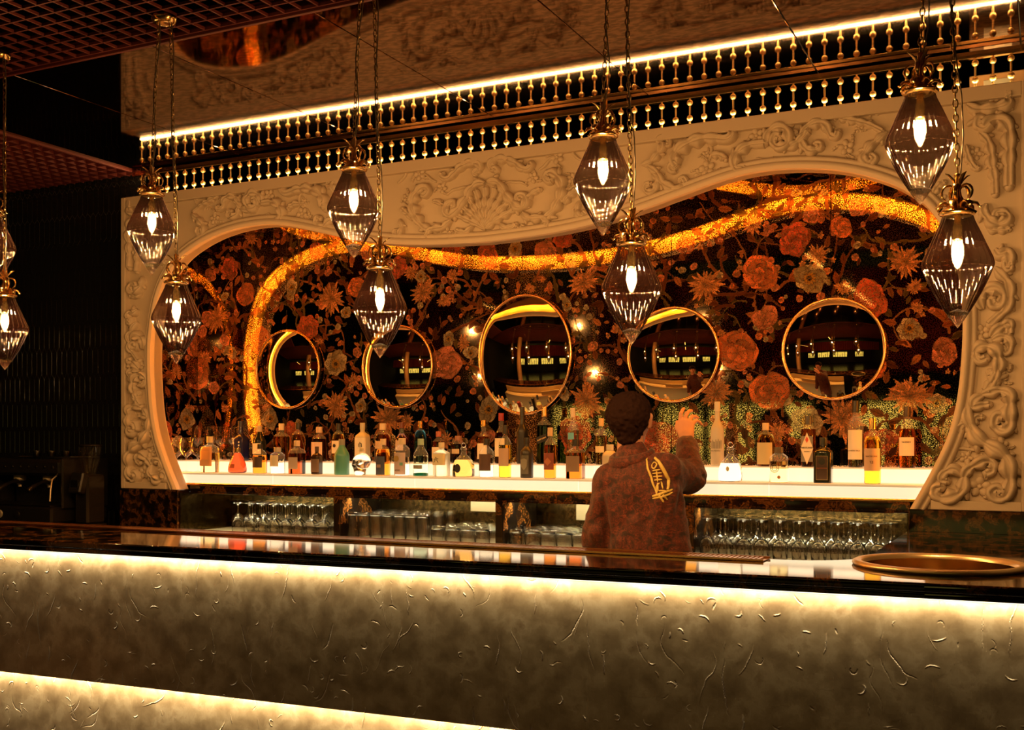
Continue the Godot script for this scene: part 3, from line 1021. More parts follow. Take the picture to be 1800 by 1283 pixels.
func build_niche() -> void:
	var top := 2.84
	var xl := -5.045
	var xr := -0.20
	var w := struct("wall_niche", bx(xl - 0.1, xr + 0.1, 1.2, top + 0.02, WALLZ - 0.06, WALLZ - 0.008), M.void)
	var seams := [xl, -4.316, -3.502, -2.667, -1.790, -0.966, xr]
	for i in seams.size() - 1:
		var x0: float = seams[i] + 0.0018
		var x1: float = seams[i + 1] - 0.0018
		var mb := MB.new()
		var y0 := TIER2 - 0.01
		mb.face_uv([Vector3(x0, y0, WALLZ), Vector3(x1, y0, WALLZ), Vector3(x1, top, WALLZ), Vector3(x0, top, WALLZ)], [muv(x0, y0), muv(x1, y0), muv(x1, top), muv(x0, top)])
		for e in [[x0, x0, -1.0], [x1, x1, 1.0]]:      # the polished edges
			var xe: float = e[0]
			var q := [Vector3(xe, y0, WALLZ - 0.006), Vector3(xe, y0, WALLZ), Vector3(xe, top, WALLZ), Vector3(xe, top, WALLZ - 0.006)]
			if e[2] > 0.0:
				q.reverse()
			mb.face_uv(q, [muv(xe, y0), muv(xe, y0), muv(xe, top), muv(xe, top)])
		part("mirror_panel", mb, M.mural, w)
	# side and top returns of the niche, in the same printed mirror
	var sl := struct("wall_niche_left", bx(xl - 0.03, xl - 0.006, 1.2, top, WALLZ, -0.11), M.black)
	var ml := MB.new()
	ml.face_uv([Vector3(xl, TIER1, -0.11), Vector3(xl, TIER1, WALLZ), Vector3(xl, top, WALLZ), Vector3(xl, top, -0.11)], [muv(xl + 0.9, TIER1), muv(xl + 0.51, TIER1), muv(xl + 0.51, top), muv(xl + 0.9, top)])
	part("mirror_panel", ml, M.mural, sl)
	var sr := struct("wall_niche_right", bx(xr + 0.006, xr + 0.03, 1.2, top, WALLZ, -0.11), M.black)
	var mr := MB.new()
	mr.face_uv([Vector3(xr, TIER1, WALLZ), Vector3(xr, TIER1, -0.11), Vector3(xr, top, -0.11), Vector3(xr, top, WALLZ)], [muv(xr - 0.9, TIER1), muv(xr - 0.51, TIER1), muv(xr - 0.51, top), muv(xr - 0.9, top)])
	part("mirror_panel", mr, M.mural, sr)
	var so := struct("ceiling_niche", bx(xl - 0.02, xr + 0.02, top + 0.006, top + 0.03, WALLZ, -0.11), M.void)
	var ms := MB.new()
	ms.face_uv([Vector3(xl, top, WALLZ), Vector3(xr, top, WALLZ), Vector3(xr, top, -0.11), Vector3(xl, top, -0.11)], [muv(xl, 2.0), muv(xr, 2.0), muv(xr, 2.39), muv(xl, 2.39)])
	part("mirror_panel", ms, M.mural, so)

func muv(x: float, y: float) -> Vector2:
	return Vector2((x - MX0) * MPM / MW, 1.0 - (y - MY0) * MPM / MH)

func build_service_box() -> void:
	var t := thing("service_box", "brown timber service box above the frame, behind the last beads", "box", Vector3(0.1, 2.90, -0.42))
	part("carcass", bx(-0.42, 0.6, 0.0, 0.30, -0.2, 0.0, 0.004), M.wood, t)
	part("grey_plate", bx(-0.36, -0.24, 0.15, 0.27, 0.0, 0.006, 0.002), M.steel, t)

func build_light_shelf() -> void:
	var s := thing("lit_bottle_shelf", "two-step glowing warm white bottle shelf along the niche", "shelf", Vector3(0, 0, 0))
	var x0 := -5.04
	var x1 := -0.205
	part("front_carcass", bx(x0, x1, 1.262, TIER1 - 0.012, -0.33, -0.125), M.black, s)
	part("back_carcass", bx(x0, x1, 1.262, TIER2 - 0.006, WALLZ + 0.002, -0.345), M.black, s)
	var n := 5
	for k in n:
		var a := x0 + (x1 - x0) * k / n + 0.0008
		var b := x0 + (x1 - x0) * (k + 1) / n - 0.0008
		part("front_light_panel", bx(a, b, 1.264, TIER1 - 0.011, -0.126, -0.116, 0.001), M.led_shelf, s)
		part("riser_light_panel", bx(a, b, TIER1, TIER2 - 0.006, -0.345, -0.336, 0.001), M.led_shelf, s)
		part("front_top_light_panel", bx(a, b, TIER1 - 0.011, TIER1, -0.3355, -0.114, 0.001), M.led_shelf_top, s)
		part("back_top_light_panel", bx(a, b, TIER2 - 0.006, TIER2, WALLZ + 0.002, -0.334, 0.001), M.led_shelf_top, s)
	part("brass_trim", bx(-4.80, -0.44, 1.250, 1.2635, -0.14, -0.106, 0.003), M.copper, s)
	part("ledge_lip", bx(-4.695, -0.545, 1.200, 1.2114, -0.118, -0.104, 0.002), M.marble, s)
	part("dark_ledge", bx(-4.695, -0.545, 1.2115, 1.250, -0.30, -0.104, 0.003), M.marble, s)
	area("front_light", s, Vector3((x0 + x1) / 2, (1.264 + TIER1 - 0.011) / 2, -0.1135), Vector3(0, 0, 1), Vector2(x1 - x0, TIER1 - 0.011 - 1.264), 0.066, Color(1.0, 0.92, 0.74))
	area("front_top_light", s, Vector3((x0 + x1) / 2, TIER1 + 0.0006, -0.224), Vector3.UP, Vector2(x1 - x0, 0.21), 0.20, Color(1.0, 0.90, 0.68))
	area("back_top_light", s, Vector3((x0 + x1) / 2, TIER2 + 0.0006, (WALLZ - 0.334) / 2), Vector3.UP, Vector2(x1 - x0, 0.21), 0.20, Color(1.0, 0.90, 0.68))
	area("riser_light", s, Vector3((x0 + x1) / 2, (TIER1 + TIER2 - 0.006) / 2, -0.334), Vector3(0, 0, 1), Vector2(x1 - x0, TIER2 - TIER1 - 0.008), 0.085, Color(1.0, 0.93, 0.78))

# ---------------------------------------------------------------- round mirrors
func build_mirrors() -> void:
	var spots := [[-4.223, 1.963, 0.245, 0.245, "convex round mirror in a thin gold rim next to the niche's left end"], [-3.426, 1.956, 0.243, 0.243, "convex round mirror in a thin gold rim, second from the niche's left end"], [-2.599, 1.999, 0.285, 0.333, "tallest mirror, an upright oval in a thin gold rim over the black bottles"], [-1.746, 1.970, 0.248, 0.248, "convex round mirror in a thin gold rim above the bartender's raised hand"], [-0.935, 1.970, 0.248, 0.248, "convex round mirror in a thin gold rim above the black liqueur bottle"]]
	for q in spots:
		var rx: float = q[2] * 1.0165 - 0.008
		var ry: float = q[3] * 1.0165 - 0.008
		var t := thing("round_mirror", q[4], "mirror", Vector3(q[0] * 1.0165, 1.53 + (q[1] - 1.53) * 1.0165, WALLZ + 0.015))
		var big := 0.62
		var rim := []
		for k in 64:
			var a := TAU * k / 64
			rim.append(Vector3(cos(a) * (rx + 0.003), sin(a) * (ry + 0.003), 0.012))
		part("rim", tube(MB.new(), rim, 0.0075, 8, true), M.copper, t)
		var mb := MB.new()
		var c0 := big - sqrt(big * big - rx * rx)
		var rings := 14
		mb.add(Vector3(0, 0, 0.012 + c0))
		for i in range(1, rings + 1):
			var u := float(i) / rings
			for k in 64:
				var a := TAU * k / 64
				var z := sqrt(big * big - rx * rx * u * u) - sqrt(big * big - rx * rx)
				mb.add(Vector3(cos(a) * rx * u, sin(a) * ry * u, 0.012 + z))
		for k in 64:
			mb.tri(0, 1 + k, 1 + (k + 1) % 64)
		for i in rings - 1:
			for k in 64:
				var a := 1 + i * 64 + k
				var b := 1 + i * 64 + (k + 1) % 64
				mb.quad(a, a + 64, b + 64, b)
		part("convex_glass", mb, M.mirror, t)
		var back := MB.new()
		lathe(back, v3([[0.0, 0.0], [1.0, 0.0], [1.0, 0.0], [1.0, 1.0], [1.0, 1.0], [0.0, 1.0]]), 48, Transform3D(Basis(Vector3(rx, 0, 0), Vector3(0, 0, 0.011), Vector3(0, -ry, 0)), Vector3(0, 0, -0.014)))
		part("backing", back, M.black, t)

# ---------------------------------------------------------------- stone below the frame, glass racks
const ROWS := ["row against the cabinet mirror", "second row from the cabinet mirror", "middle row", "second row from the worktop edge", "row along the worktop edge"]

func build_back_bar() -> void:
	single("stone_plinth", bx(-5.17, -4.70, 0.0, FBOT - 0.001, -0.5, -0.004, 0.004), M.marble_gold, "dark marble plinth with gold veins under the frame beside the coffee machine", "plinth")
	single("stone_plinth", bx(-0.54, 0.75, 0.0, FBOT - 0.001, -0.5, -0.004, 0.004), M.marble_gold, "dark marble plinth with gold veins under the frame behind the brass bowl", "plinth")
	single("coffee_counter", bx(-7.2, -5.18, 0.0, 0.985, -0.26, 0.42, 0.004), M.black_gloss, "black counter carrying the espresso machine", "counter")
	var c := thing("glass_cabinet", "open mirrored cabinet under the lit shelf holding upturned glasses", "cabinet", Vector3(0, 0, 0))
	part("base", bx(-4.698, -0.542, 0.0, 0.955, -0.50, 0.10, 0.003), M.dark_steel, c)
	part("worktop", bx(-4.698, -0.542, 0.955, 0.970, -0.49, 0.12, 0.003), M.worktop, c)
	part("back_mirror", bx(-4.698, -0.542, 0.971, 1.205, -0.495, -0.485), M.under_mirror, c)
	part("side_mirror", bx(-4.699, -4.692, 0.971, 1.205, -0.484, -0.02), M.under_mirror, c)
	part("side_mirror", bx(-0.548, -0.541, 0.971, 1.205, -0.484, -0.02), M.under_mirror, c)
	part("top_board", bx(-4.69, -0.549, 1.190, 1.205, -0.484, -0.31), M.black, c)
	for x in [-3.582, -2.562, -1.541]:
		part("post", bx(x - 0.022, x + 0.022, 0.971, 1.211, -0.48, -0.06, 0.002), M.marble, c)
	for q in [[-2.30, -2.02, 1.09, 1.18], [-2.00, -1.60, 1.09, 1.18], [-2.95, -2.62, 1.12, 1.185]]:
		part("steel_panel", bx(q[0], q[1], q[2], q[3], -0.483, -0.470, 0.002), M.worktop, c)
	var l := thing("cabinet_led_strip", "thin LED strip under the lit shelf shining on the glasses", "LED strip", Vector3(0, 1.2085, -0.16))
	part("led_diffuser", bx(-4.69, -0.56, -0.003, 0.0025, -0.008, 0.008), M.led_bar, l)
	area("cabinet_light", l, Vector3(-2.62, -0.004, 0.0), Vector3(0, -1, -0.25), Vector2(4.1, 0.016), 5.5, Color(1.0, 0.94, 0.76))
	# glasses
	var wine := lathe(MB.new(), v3([[0.0, 0.090], [0.012, 0.087], [0.0292, 0.072], [0.0352, 0.054], [0.0346, 0.03], [0.0322, 0.0004], [0.0332, 0.0], [0.034, 0.0008], [0.0365, 0.03], [0.037, 0.055], [0.031, 0.075], [0.014, 0.094], [0.0050, 0.104], [0.0042, 0.12], [0.0040, 0.165], [0.006, 0.174], [0.032, 0.1782], [0.033, 0.180], [0.032, 0.181], [0.0, 0.181]]), 20).mesh()
	var high := lathe(MB.new(), v3([[0.0, 0.138], [0.027, 0.136], [0.030, 0.130], [0.0338, 0.0006], [0.035, 0.0], [0.036, 0.0008], [0.033, 0.13], [0.032, 0.146], [0.030, 0.150], [0.0, 0.150]]), 18).mesh()
	var tumbler := lathe(MB.new(), v3([[0.0, 0.079], [0.033, 0.077], [0.037, 0.070], [0.0405, 0.03], [0.0388, 0.0006], [0.040, 0.0], [0.041, 0.0008], [0.043, 0.03], [0.040, 0.078], [0.037, 0.090], [0.033, 0.093], [0.0, 0.093]]), 18).mesh()
	var bays := [[-4.60, -3.64, wine, "wine_glass", "upturned wine glass, bay next to the coffee machine", "wine glasses in the end bay"], [-3.518, -3.03, high, "highball_glass", "upturned tall highball, bay under the skull bottle", "highball glasses"], [-2.96, -2.63, tumbler, "tumbler", "upturned short tumbler in the highball bay", "tumblers beside the highballs"], [-2.488, -1.61, tumbler, "tumbler", "upturned short tumbler, bay beside the bartender", "tumblers by the bartender"], [-1.47, -0.60, wine, "wine_glass", "upturned wine glass, bay beside the stone return", "wine glasses by the stone return"]]
	rng.seed = 9
	for b in bays:
		var step := 0.0875
		if b[2] == high:
			step = 0.077
		elif b[2] == tumbler:
			step = 0.0885
		var cols := int((b[1] - b[0]) / step) + 1
		for r in 5:
			for k in cols:
				if b[2] == wine and b[0] < -4.0 and k < 3 and r > 0:
					continue
				var off := step * 0.5 if r % 2 else 0.0
				if b[0] + k * step + off > b[1] + 0.001:
					continue
				var p := Vector3(b[0] + k * step + off + rng.randf_range(-0.002, 0.002), 0.9702, -0.43 + r * 0.0765)
				single(b[3], b[2], M.glassware if r == 4 or (r == 3 and b[2] == wine) else M.stemware, b[4] + ", " + ROWS[r], "glass", p, b[5] + ", " + ROWS[r])

# ---------------------------------------------------------------- the bar
func bar_front(x: float) -> float:
	return 1.965 - 0.0493 * (x + 3.8)

func top_poly(right: bool, grow: float) -> PackedVector2Array:      # (x, -z), counter-clockwise; split through the bowl
	var bc := Vector2(-0.306, 1.339)
	var br := 0.236
	var l := []
	if not right:
		l.append(Vector2(-6.4, bar_front(-6.4) + grow))
		l.append(Vector2(bc.x, bar_front(bc.x) + grow))
		l.append(Vector2(bc.x, bc.y + br))
		for k in range(1, 24):
			var a := PI / 2 + PI * k / 24
			l.append(bc + Vector2(cos(a), sin(a)) * br)
		l.append(Vector2(bc.x, bc.y - br))
		l.append(Vector2(bc.x, 0.0))
		l.append(Vector2(-0.55, 0.0))
		for k in 13:
			var a := PI / 2 * k / 12
			l.append(Vector2(-0.79 + 0.24 * cos(a), 1.12 + 0.24 * sin(a)))
		l.append(Vector2(-6.4, 1.36))
	else:
		l.append(Vector2(bc.x, bar_front(bc.x) + grow))
		l.append(Vector2(0.75, bar_front(0.75) + grow))
		l.append(Vector2(0.75, 0.0))
		l.append(Vector2(bc.x, 0.0))
		l.append(Vector2(bc.x, bc.y - br))
		for k in range(1, 24):
			var a := -PI / 2 + PI * k / 24
			l.append(bc + Vector2(cos(a), sin(a)) * br)
		l.append(Vector2(bc.x, bc.y + br))
	var p := PackedVector2Array()
	for q in l:
		p.append(Vector2(q.x, -q.y))
	return p

func build_bar() -> void:
	var b := thing("bar_counter", "long bar with dark veined marble top and bronze plaster front lit from above", "bar counter", Vector3(0, 0, 0))
	for right in [false, true]:
		part("marble_top", extrude(MB.new(), top_poly(right, 0.0), BARY - 0.026, BARY, 1, 0.006, -0.306), M.marble, b)
		part("marble_apron", extrude(MB.new(), top_poly(right, -0.012), BARY - 0.045, BARY - 0.0265, 1, 0.004, -0.306), M.marble, b)
	# plaster fronts follow the slightly turned front edge
	for q in [[0.060, 0.575, BARY - 0.046, "plaster_front"], [0.150, 0.02, 0.700, "plaster_kick"]]:
		var mb := MB.new()
		var x0 := -6.4
		var x1 := 0.75
		var z0: float = bar_front(x0) - q[0]
		var z1: float = bar_front(x1) - q[0]
		var n := 1
		for k in n:
			var P := [Vector3(x0, q[1], z0), Vector3(x1, q[1], z1), Vector3(x1, q[2], z1), Vector3(x0, q[2], z0)]
			var sc := 0.72
			mb.face_uv(P, [Vector2(x0 * sc * 0.5, -q[1] * sc), Vector2(x1 * sc * 0.5, -q[1] * sc), Vector2(x1 * sc * 0.5, -q[2] * sc), Vector2(x0 * sc * 0.5, -q[2] * sc)])
			var B := Vector3(0, 0, -0.05)
			mb.face_uv([P[0] + B, P[1] + B, P[1], P[0]], [Vector2.ZERO, Vector2.ZERO, Vector2.ZERO, Vector2.ZERO])
			mb.face_uv([P[3], P[2], P[2] + B, P[3] + B], [Vector2.ZERO, Vector2.ZERO, Vector2.ZERO, Vector2.ZERO])
			mb.face_uv([P[1] + B, P[0] + B, P[3] + B, P[2] + B], [Vector2.ZERO, Vector2.ZERO, Vector2.ZERO, Vector2.ZERO])
		part(q[3], mb, M.bar_plaster, b)
	part("carcass", bx(-6.4, 0.70, 0.0, BARY - 0.05, 1.345, 1.58), M.black, b)
	part("return_carcass", bx(-0.53, 0.70, 0.0, 0.86, 0.01, 1.34), M.black, b)
	part("return_upper", bx(-0.53, -0.50, 0.86, BARY - 0.046, 0.01, 1.05), M.marble, b)
	# drip grille along the bartender's side
	var g := thing("drip_grille", "long brass drip grille along the bartender's edge of the bar", "drip grille", Vector3(0, BARY + 0.001, 1.415))
	part("tray", bx(-5.6, -0.83, 0.0, 0.003, -0.052, 0.052, 0.001), M.copper, g)
	var bars := MB.new()
	for k in 300:
		var x := -5.59 + k * 0.0159
		if x < -0.84:
			box(bars, Vector3(x, 0.0045, 0), Vector3(0.0085, 0.004, 0.092))
	part("bars", bars, M.copper, g)
	part("grille_edge", bx(-5.6, -0.83, 0.003, 0.008, 0.047, 0.053), M.copper, g)
	part("grille_edge", bx(-5.6, -0.83, 0.003, 0.008, -0.053, -0.047), M.copper, g)
	# round brass well
	var w := thing("brass_bowl", "round brass well with a wide rolled rim sunk into the marble", "bowl", Vector3(-0.306, BARY, 1.339))
	part("rim", lathe(MB.new(), v3([[0.236, -0.01], [0.258, 0.001], [0.262, 0.006], [0.260, 0.012], [0.252, 0.016], [0.238, 0.016], [0.230, 0.010], [0.228, 0.0]]), 72), M.brass_soft, w)
	part("basin", lathe(MB.new(), v3([[0.0, -0.19], [0.16, -0.188], [0.205, -0.17], [0.222, -0.13], [0.228, -0.05], [0.229, 0.002]]), 72), M.basin, w)
	# light under the bar top and under the plaster front
	for q in [["bar_led_strip", 0.044, BARY - 0.048, "LED strip hidden under the marble bar top", 3.4], ["kick_led_strip", 0.130, 0.582, "LED strip hidden under the bar's upper plaster front", 7.5]]:
		var xm := -2.825
		var ang := atan2(0.0493, 1.0)
		var l := thing(q[0], q[3], "LED strip", Vector3(xm, q[2], bar_front(xm) - q[1]))
		l.rotation.y = ang
		for k in 4:
			part("led_diffuser", bx(-3.57 + k * 1.785, -1.785 + k * 1.785, -0.002, 0.004, -0.007, 0.007), M.led_bar, l)
		area("led_light", l, Vector3(0, -0.004, 0), Vector3(0, -1, 0), Vector2(7.1, 0.014), q[4], Color(1.0, 0.955, 0.82))
	# steel work station on the bartender's side (seen in the round mirrors)
	var s := thing("steel_workstation", "stainless steel work station under the bartender's side of the bar", "work station", Vector3(0, 0, 0))
	part("worktop", bx(-4.6, -0.85, 0.84, 0.87, 1.06, 1.34, 0.004), M.work_steel, s)
	part("splashback", bx(-4.6, -0.85, 0.87, 1.07, 1.325, 1.343, 0.003), M.work_steel, s)
	part("cabinet_front", bx(-4.6, -0.85, 0.08, 0.838, 1.07, 1.34, 0.004), M.work_steel, s)
	part("bottle_rail", bx(-2.6, -1.9, 0.86, 1.0, 1.12, 1.16, 0.004), M.work_steel, s)
	part("ice_lid", bx(-3.4, -2.8, 0.872, 0.884, 1.10, 1.30, 0.004), M.work_steel, s)
	part("ice_lid", bx(-1.7, -1.3, 0.872, 0.884, 1.10, 1.30, 0.004), M.work_steel, s)

# ---------------------------------------------------------------- pendants
var chain_cache := {}

func crown_mesh() -> ArrayMesh:
	var mb := MB.new()
	lathe(mb, v3([[0.0, -0.004], [0.040, -0.002], [0.043, 0.003], [0.034, 0.008], [0.026, 0.013], [0.016, 0.018], [0.011, 0.026], [0.014, 0.032], [0.010, 0.038], [0.0075, 0.05], [0.010, 0.058], [0.007, 0.064], [0.0065, 0.080], [0.009, 0.086], [0.0, 0.090]]), 14)
	for k in 7:                                  # drooping leaves over the glass
		var a := TAU * k / 7
		var d := Vector3(cos(a), 0, sin(a))
		tube(mb, [Vector3(0, 0.016, 0) + d * 0.018, Vector3(0, 0.023, 0) + d * 0.032, Vector3(0, 0.020, 0) + d * 0.043, Vector3(0, 0.011, 0) + d * 0.049, Vector3(0, 0.014, 0) + d * 0.053], [0.007, 0.0105, 0.010, 0.006, 0.002], 7, false, 0.35)
	for k in 5:                                  # looped leaves at the waist
		var a := TAU * k / 5 + 0.4
		var d := Vector3(cos(a), 0, sin(a))
		var pts := []
		var rad := []
		for j in 11:
			var q := -1.2 + 4.3 * j / 10.0
			pts.append(Vector3(0, 0.045 + 0.017 * sin(q), 0) + d * (0.020 + 0.0155 * cos(q)))
			rad.append(0.0052 * (0.55 + 0.6 * sin(PI * j / 10.0)))
		tube(mb, pts, rad, 6, false, 0.5)
	for k in 4:                                  # upright curling tips
		var a := TAU * k / 4 + 0.9
		var d := Vector3(cos(a), 0, sin(a))
		tube(mb, [Vector3(0, 0.062, 0) + d * 0.006, Vector3(0, 0.073, 0) + d * 0.012, Vector3(0, 0.083, 0) + d * 0.024, Vector3(0, 0.086, 0) + d * 0.033], [0.004, 0.0065, 0.005, 0.0015], 6, false, 0.4)
	return mb.mesh()

func chain_mesh(a: Vector3, b: Vector3) -> MB:
	var mb := MB.new()
	var d := (b - a)
	var n := int(d.length() / 0.0205)
	var dir := d.normalized()
	var sx := dir.cross(Vector3.BACK).normalized()
	var sz := dir.cross(sx).normalized()
	for k in n:
		var c := a + d * ((k + 0.5) / n)
		var side := sx if k % 2 else sz
		var pts := []
		for j in 8:
			var q := TAU * j / 8
			pts.append(c + dir * sin(q) * 0.0135 + side * cos(q) * 0.0068)
		tube(mb, pts, 0.0021, 4, true)
	return mb

func glass_mesh() -> ArrayMesh:
	var R := 0.098
	var L := 0.318
	var cuts := [[[0.0, 0.40], [0.012, 0.44], [0.05, 0.475], [0.16, 0.64], [0.26, 0.78]], [[0.26, 0.78], [0.34, 0.90], [0.385, 0.965], [0.42, 0.995], [0.445, 0.995], [0.47, 0.965]], [[0.47, 0.965], [0.54, 0.875], [0.62, 0.76], [0.70, 0.63]], [[0.70, 0.63], [0.78, 0.485], [0.86, 0.325]]]
	var fl := [0.03, 0.05, 0.12, 0.15, 0.14]
	var mesh := ArrayMesh.new()
	for i in cuts.size():
		var prof := []
		for q in cuts[i]:
			prof.append(Vector3(q[1] * R, -q[0] * L, 0))
		prof.reverse()
		var mb := lathe(MB.new(), prof, 192, Transform3D.IDENTITY, 0.0, TAU, fl[i], 24)
		mesh.add_surface_from_arrays(Mesh.PRIMITIVE_TRIANGLES, mb.arrays())
		mesh.surface_set_material(i, M["smoke%d" % i])
	return mesh

func build_pendants() -> void:
	var dye := lin(0.0014, 0.0006, 0.0005)
	var al := [0.80, 0.68, 0.66, 0.48, 0.14]
	for i in 5:
		M["smoke%d" % i] = pane(dye, al[i], 0.012)
	var crown := crown_mesh()
	var glass := glass_mesh()
	var bulb := lathe(MB.new(), v3([[0.0, -0.150], [0.006, -0.146], [0.013, -0.13], [0.0175, -0.108], [0.016, -0.085], [0.012, -0.066]]), 16).mesh()
	var socket := lathe(MB.new(), v3([[0.0, -0.068], [0.012, -0.068], [0.0135, -0.064], [0.0135, -0.030], [0.010, -0.02], [0.010, 0.0], [0.0, 0.002]]), 16).mesh()
	var fil := MB.new()
	for k in 4:
		var a := TAU * k / 4 + 0.5
		var d := Vector3(cos(a), 0, sin(a)) * 0.006
		tube(fil, [Vector3(0, -0.078, 0) + d * 0.6, Vector3(0, -0.095, 0) + d, Vector3(0, -0.13, 0) + d * 0.6], [0.0024, 0.0034, 0.0018], 6)
	var filament := fil.mesh()
	var tip := lathe(MB.new(), v3([[0.0, -0.318], [0.0049, -0.3116], [0.0171, -0.2957], [0.0316, -0.2737], [0.0316, -0.2737], [0.0, -0.262]]), 96, Transform3D.IDENTITY, 0.0, TAU, 0.14, 24).mesh()
	var pairs := [[[-4.19, 2.512], [-4.11, 2.152], "by the dark tiled wall"], [[-3.254, 2.513], [-3.124, 2.148], "before the frame's left leg"], [[-2.275, 2.508], [-2.162, 2.140], "before the second round mirror"], [[-1.301, 2.510], [-1.203, 2.152], "over the bartender"], [[-0.327, 2.520], [-0.227, 2.162], "before the frame's right leg"]]
	for pr in pairs:
		var cx: float = (pr[0][0] + pr[1][0]) / 2
		var can := single("ceiling_canopy", lathe(MB.new(), v3([[0.0, -0.030], [0.030, -0.030], [0.042, -0.026], [0.050, -0.014], [0.052, -0.004], [0.0, -0.004]]), 24), M.brass, "round brass ceiling plate of the pendants " + pr[2], "ceiling plate", Vector3(cx, CEIL, 1.69))
		for k in 2:
			var p := Vector3(pr[k][0], pr[k][1], 1.69)
			var t := thing("pendant_lamp", ("upper" if k == 0 else "lower") + " smoked glass teardrop pendant of the pair " + pr[2], "pendant lamp", p)
			part("glass_shade", glass, null, t)
			part("crystal_tip", tip, M.glassware, t)
			part("bulb_filament", filament, M.filament, t)
			part("bulb", bulb, M.glass, t)
			part("socket", socket, M.old_brass, t)
			part("crown", crown, M.brass, t, Vector3(0, 0.006, 0)).scale = Vector3(1.2, 1.3, 1.2)
			var top := Vector3(cx + (-0.018 if k == 0 else 0.022), CEIL - 0.030, 1.69 + (0.012 if k == 0 else -0.012)) - p
			part("chain", chain_mesh(Vector3(0, 0.122, 0), top), M.old_brass, t)
			var cab := []
			for j in 9:
				var u := j / 8.0
				cab.append(Vector3(0, 0.112, 0).lerp(top, u) + Vector3(0.012 * sin(u * 9.0) + 0.008, 0, 0.006))
			part("cable", tube(MB.new(), cab, 0.0022, 5), M.wire, t)
			var l := OmniLight3D.new()
			l.name = "bulb_light"
			l.light_color = Color(1.0, 0.72, 0.40)
			l.light_energy = BULB
			l.light_size = 0.012
			l.omni_range = 14.0
			l.omni_attenuation = 2.0
			l.shadow_enabled = true
			t.add_child(l, true)
			l.position = Vector3(0, -0.105, 0)

# ---------------------------------------------------------------- bottles
var mcache := {}

func mcol(kind: String, c: Color) -> Material:
	var key := kind + c.to_html()
	if not mcache.has(key):
		match kind:
			"liquid": mcache[key] = liquid(c)
			"solid": mcache[key] = mat(c, 0.35)
			"gloss": mcache[key] = mat(c, 0.12)
			"paper": mcache[key] = mat(c, 0.7)
			"metal": mcache[key] = mat(c, 0.25, 1.0)
			"frost": mcache[key] = liquid(c, 0.35)
	return mcache[key]

func clip(prof: Array, y: float, above: bool) -> Array:
	var o := []
	for i in prof.size():
		var p: Vector3 = prof[i]
		if i > 0:
			var q: Vector3 = prof[i - 1]
			if (q.y < y) != (p.y < y):
				o.append(q.lerp(p, (y - q.y) / (p.y - q.y)))
		if (p.y >= y) == above:
			o.append(p)
	return o

func radius_at(prof: Array, y: float) -> Vector3:
	for i in range(1, prof.size()):
		if prof[i].y >= y and prof[i - 1].y < y:
			return prof[i - 1].lerp(prof[i], (y - prof[i - 1].y) / (prof[i].y - prof[i - 1].y))
	return prof[prof.size() - 1]

func bottle_profile(style: String, h: float, r: float) -> Array:
	var q := []
	match style:
		"round": q = [[0, 0], [0.9, 0], [1, 0.02], [1, 0.60], [0.96, 0.66], [0.75, 0.72], [0.45, 0.77], [0.36, 0.80], [0.36, 0.93]]
		"square": q = [[0, 0, 0.7], [0.88, 0, 0.7], [0.95, 0.02, 0.7], [0.95, 0.62, 0.7], [0.9, 0.67, 0.6], [0.6, 0.73, 0.2], [0.36, 0.77, 0], [0.34, 0.92, 0]]
		"tall": q = [[0, 0], [0.92, 0], [1, 0.015], [1, 0.54], [0.9, 0.61], [0.6, 0.67], [0.4, 0.72], [0.38, 0.95]]
		"slope": q = [[0, 0], [0.92, 0], [1, 0.02], [1, 0.52], [0.92, 0.60], [0.66, 0.70], [0.42, 0.79], [0.36, 0.93]]
		"dome": q = [[0, 0], [0.92, 0], [1, 0.02], [1, 0.50], [0.97, 0.60], [0.85, 0.70], [0.6, 0.77], [0.36, 0.80], [0.34, 0.93]]
		"jar": q = [[0, 0], [0.92, 0], [1, 0.02], [1, 0.66], [0.94, 0.73], [0.6, 0.80], [0.42, 0.83], [0.42, 0.93]]
		"pear": q = [[0, 0], [0.8, 0], [0.97, 0.05], [1, 0.16], [0.92, 0.32], [0.74, 0.50], [0.55, 0.66], [0.36, 0.78], [0.28, 0.84], [0.28, 0.94]]
		"decanter": q = [[0, 0, 0.2], [0.9, 0, 0.2], [0.98, 0.03, 0.2], [1, 0.16, 0.2], [0.95, 0.34, 0.2], [0.8, 0.48, 0.1], [0.5, 0.58, 0], [0.28, 0.65, 0], [0.25, 0.78, 0], [0.34, 0.80, 0]]
		"flat": q = [[0, 0, 0.9], [0.9, 0, 0.9], [0.95, 0.02, 0.9], [0.95, 0.66, 0.9], [0.86, 0.71, 0.8], [0.5, 0.76, 0.2], [0.36, 0.79, 0], [0.36, 0.93, 0]]
		"twist": q = [[0, 0, 0.6], [0.85, 0, 0.6], [0.9, 0.02, 0.6], [0.95, 0.50, 0.6], [0.8, 0.60, 0.4], [0.5, 0.66, 0], [0.36, 0.70, 0], [0.34, 0.95, 0]]
	var o := []
	for e in q:
		o.append(Vector3(e[0] * r, e[1] * h, e[2] if e.size() > 2 else 0.0))
	return o

func words(parent: Node, text: String, size: float, at: Vector3, col: Color, tilt := 0.0) -> void:
	var tm := TextMesh.new()
	tm.text = text
	var f := SystemFont.new()
	f.font_names = PackedStringArray(["Droid Sans"])
	f.font_weight = 700
	tm.font = f
	tm.font_size = 32
	tm.pixel_size = size / 32.0
	tm.depth = 0.0006
	tm.curve_step = 2.0
	var o := part("lettering", tm, mcol("paper", col), parent, at)
	o.rotation.z = tilt

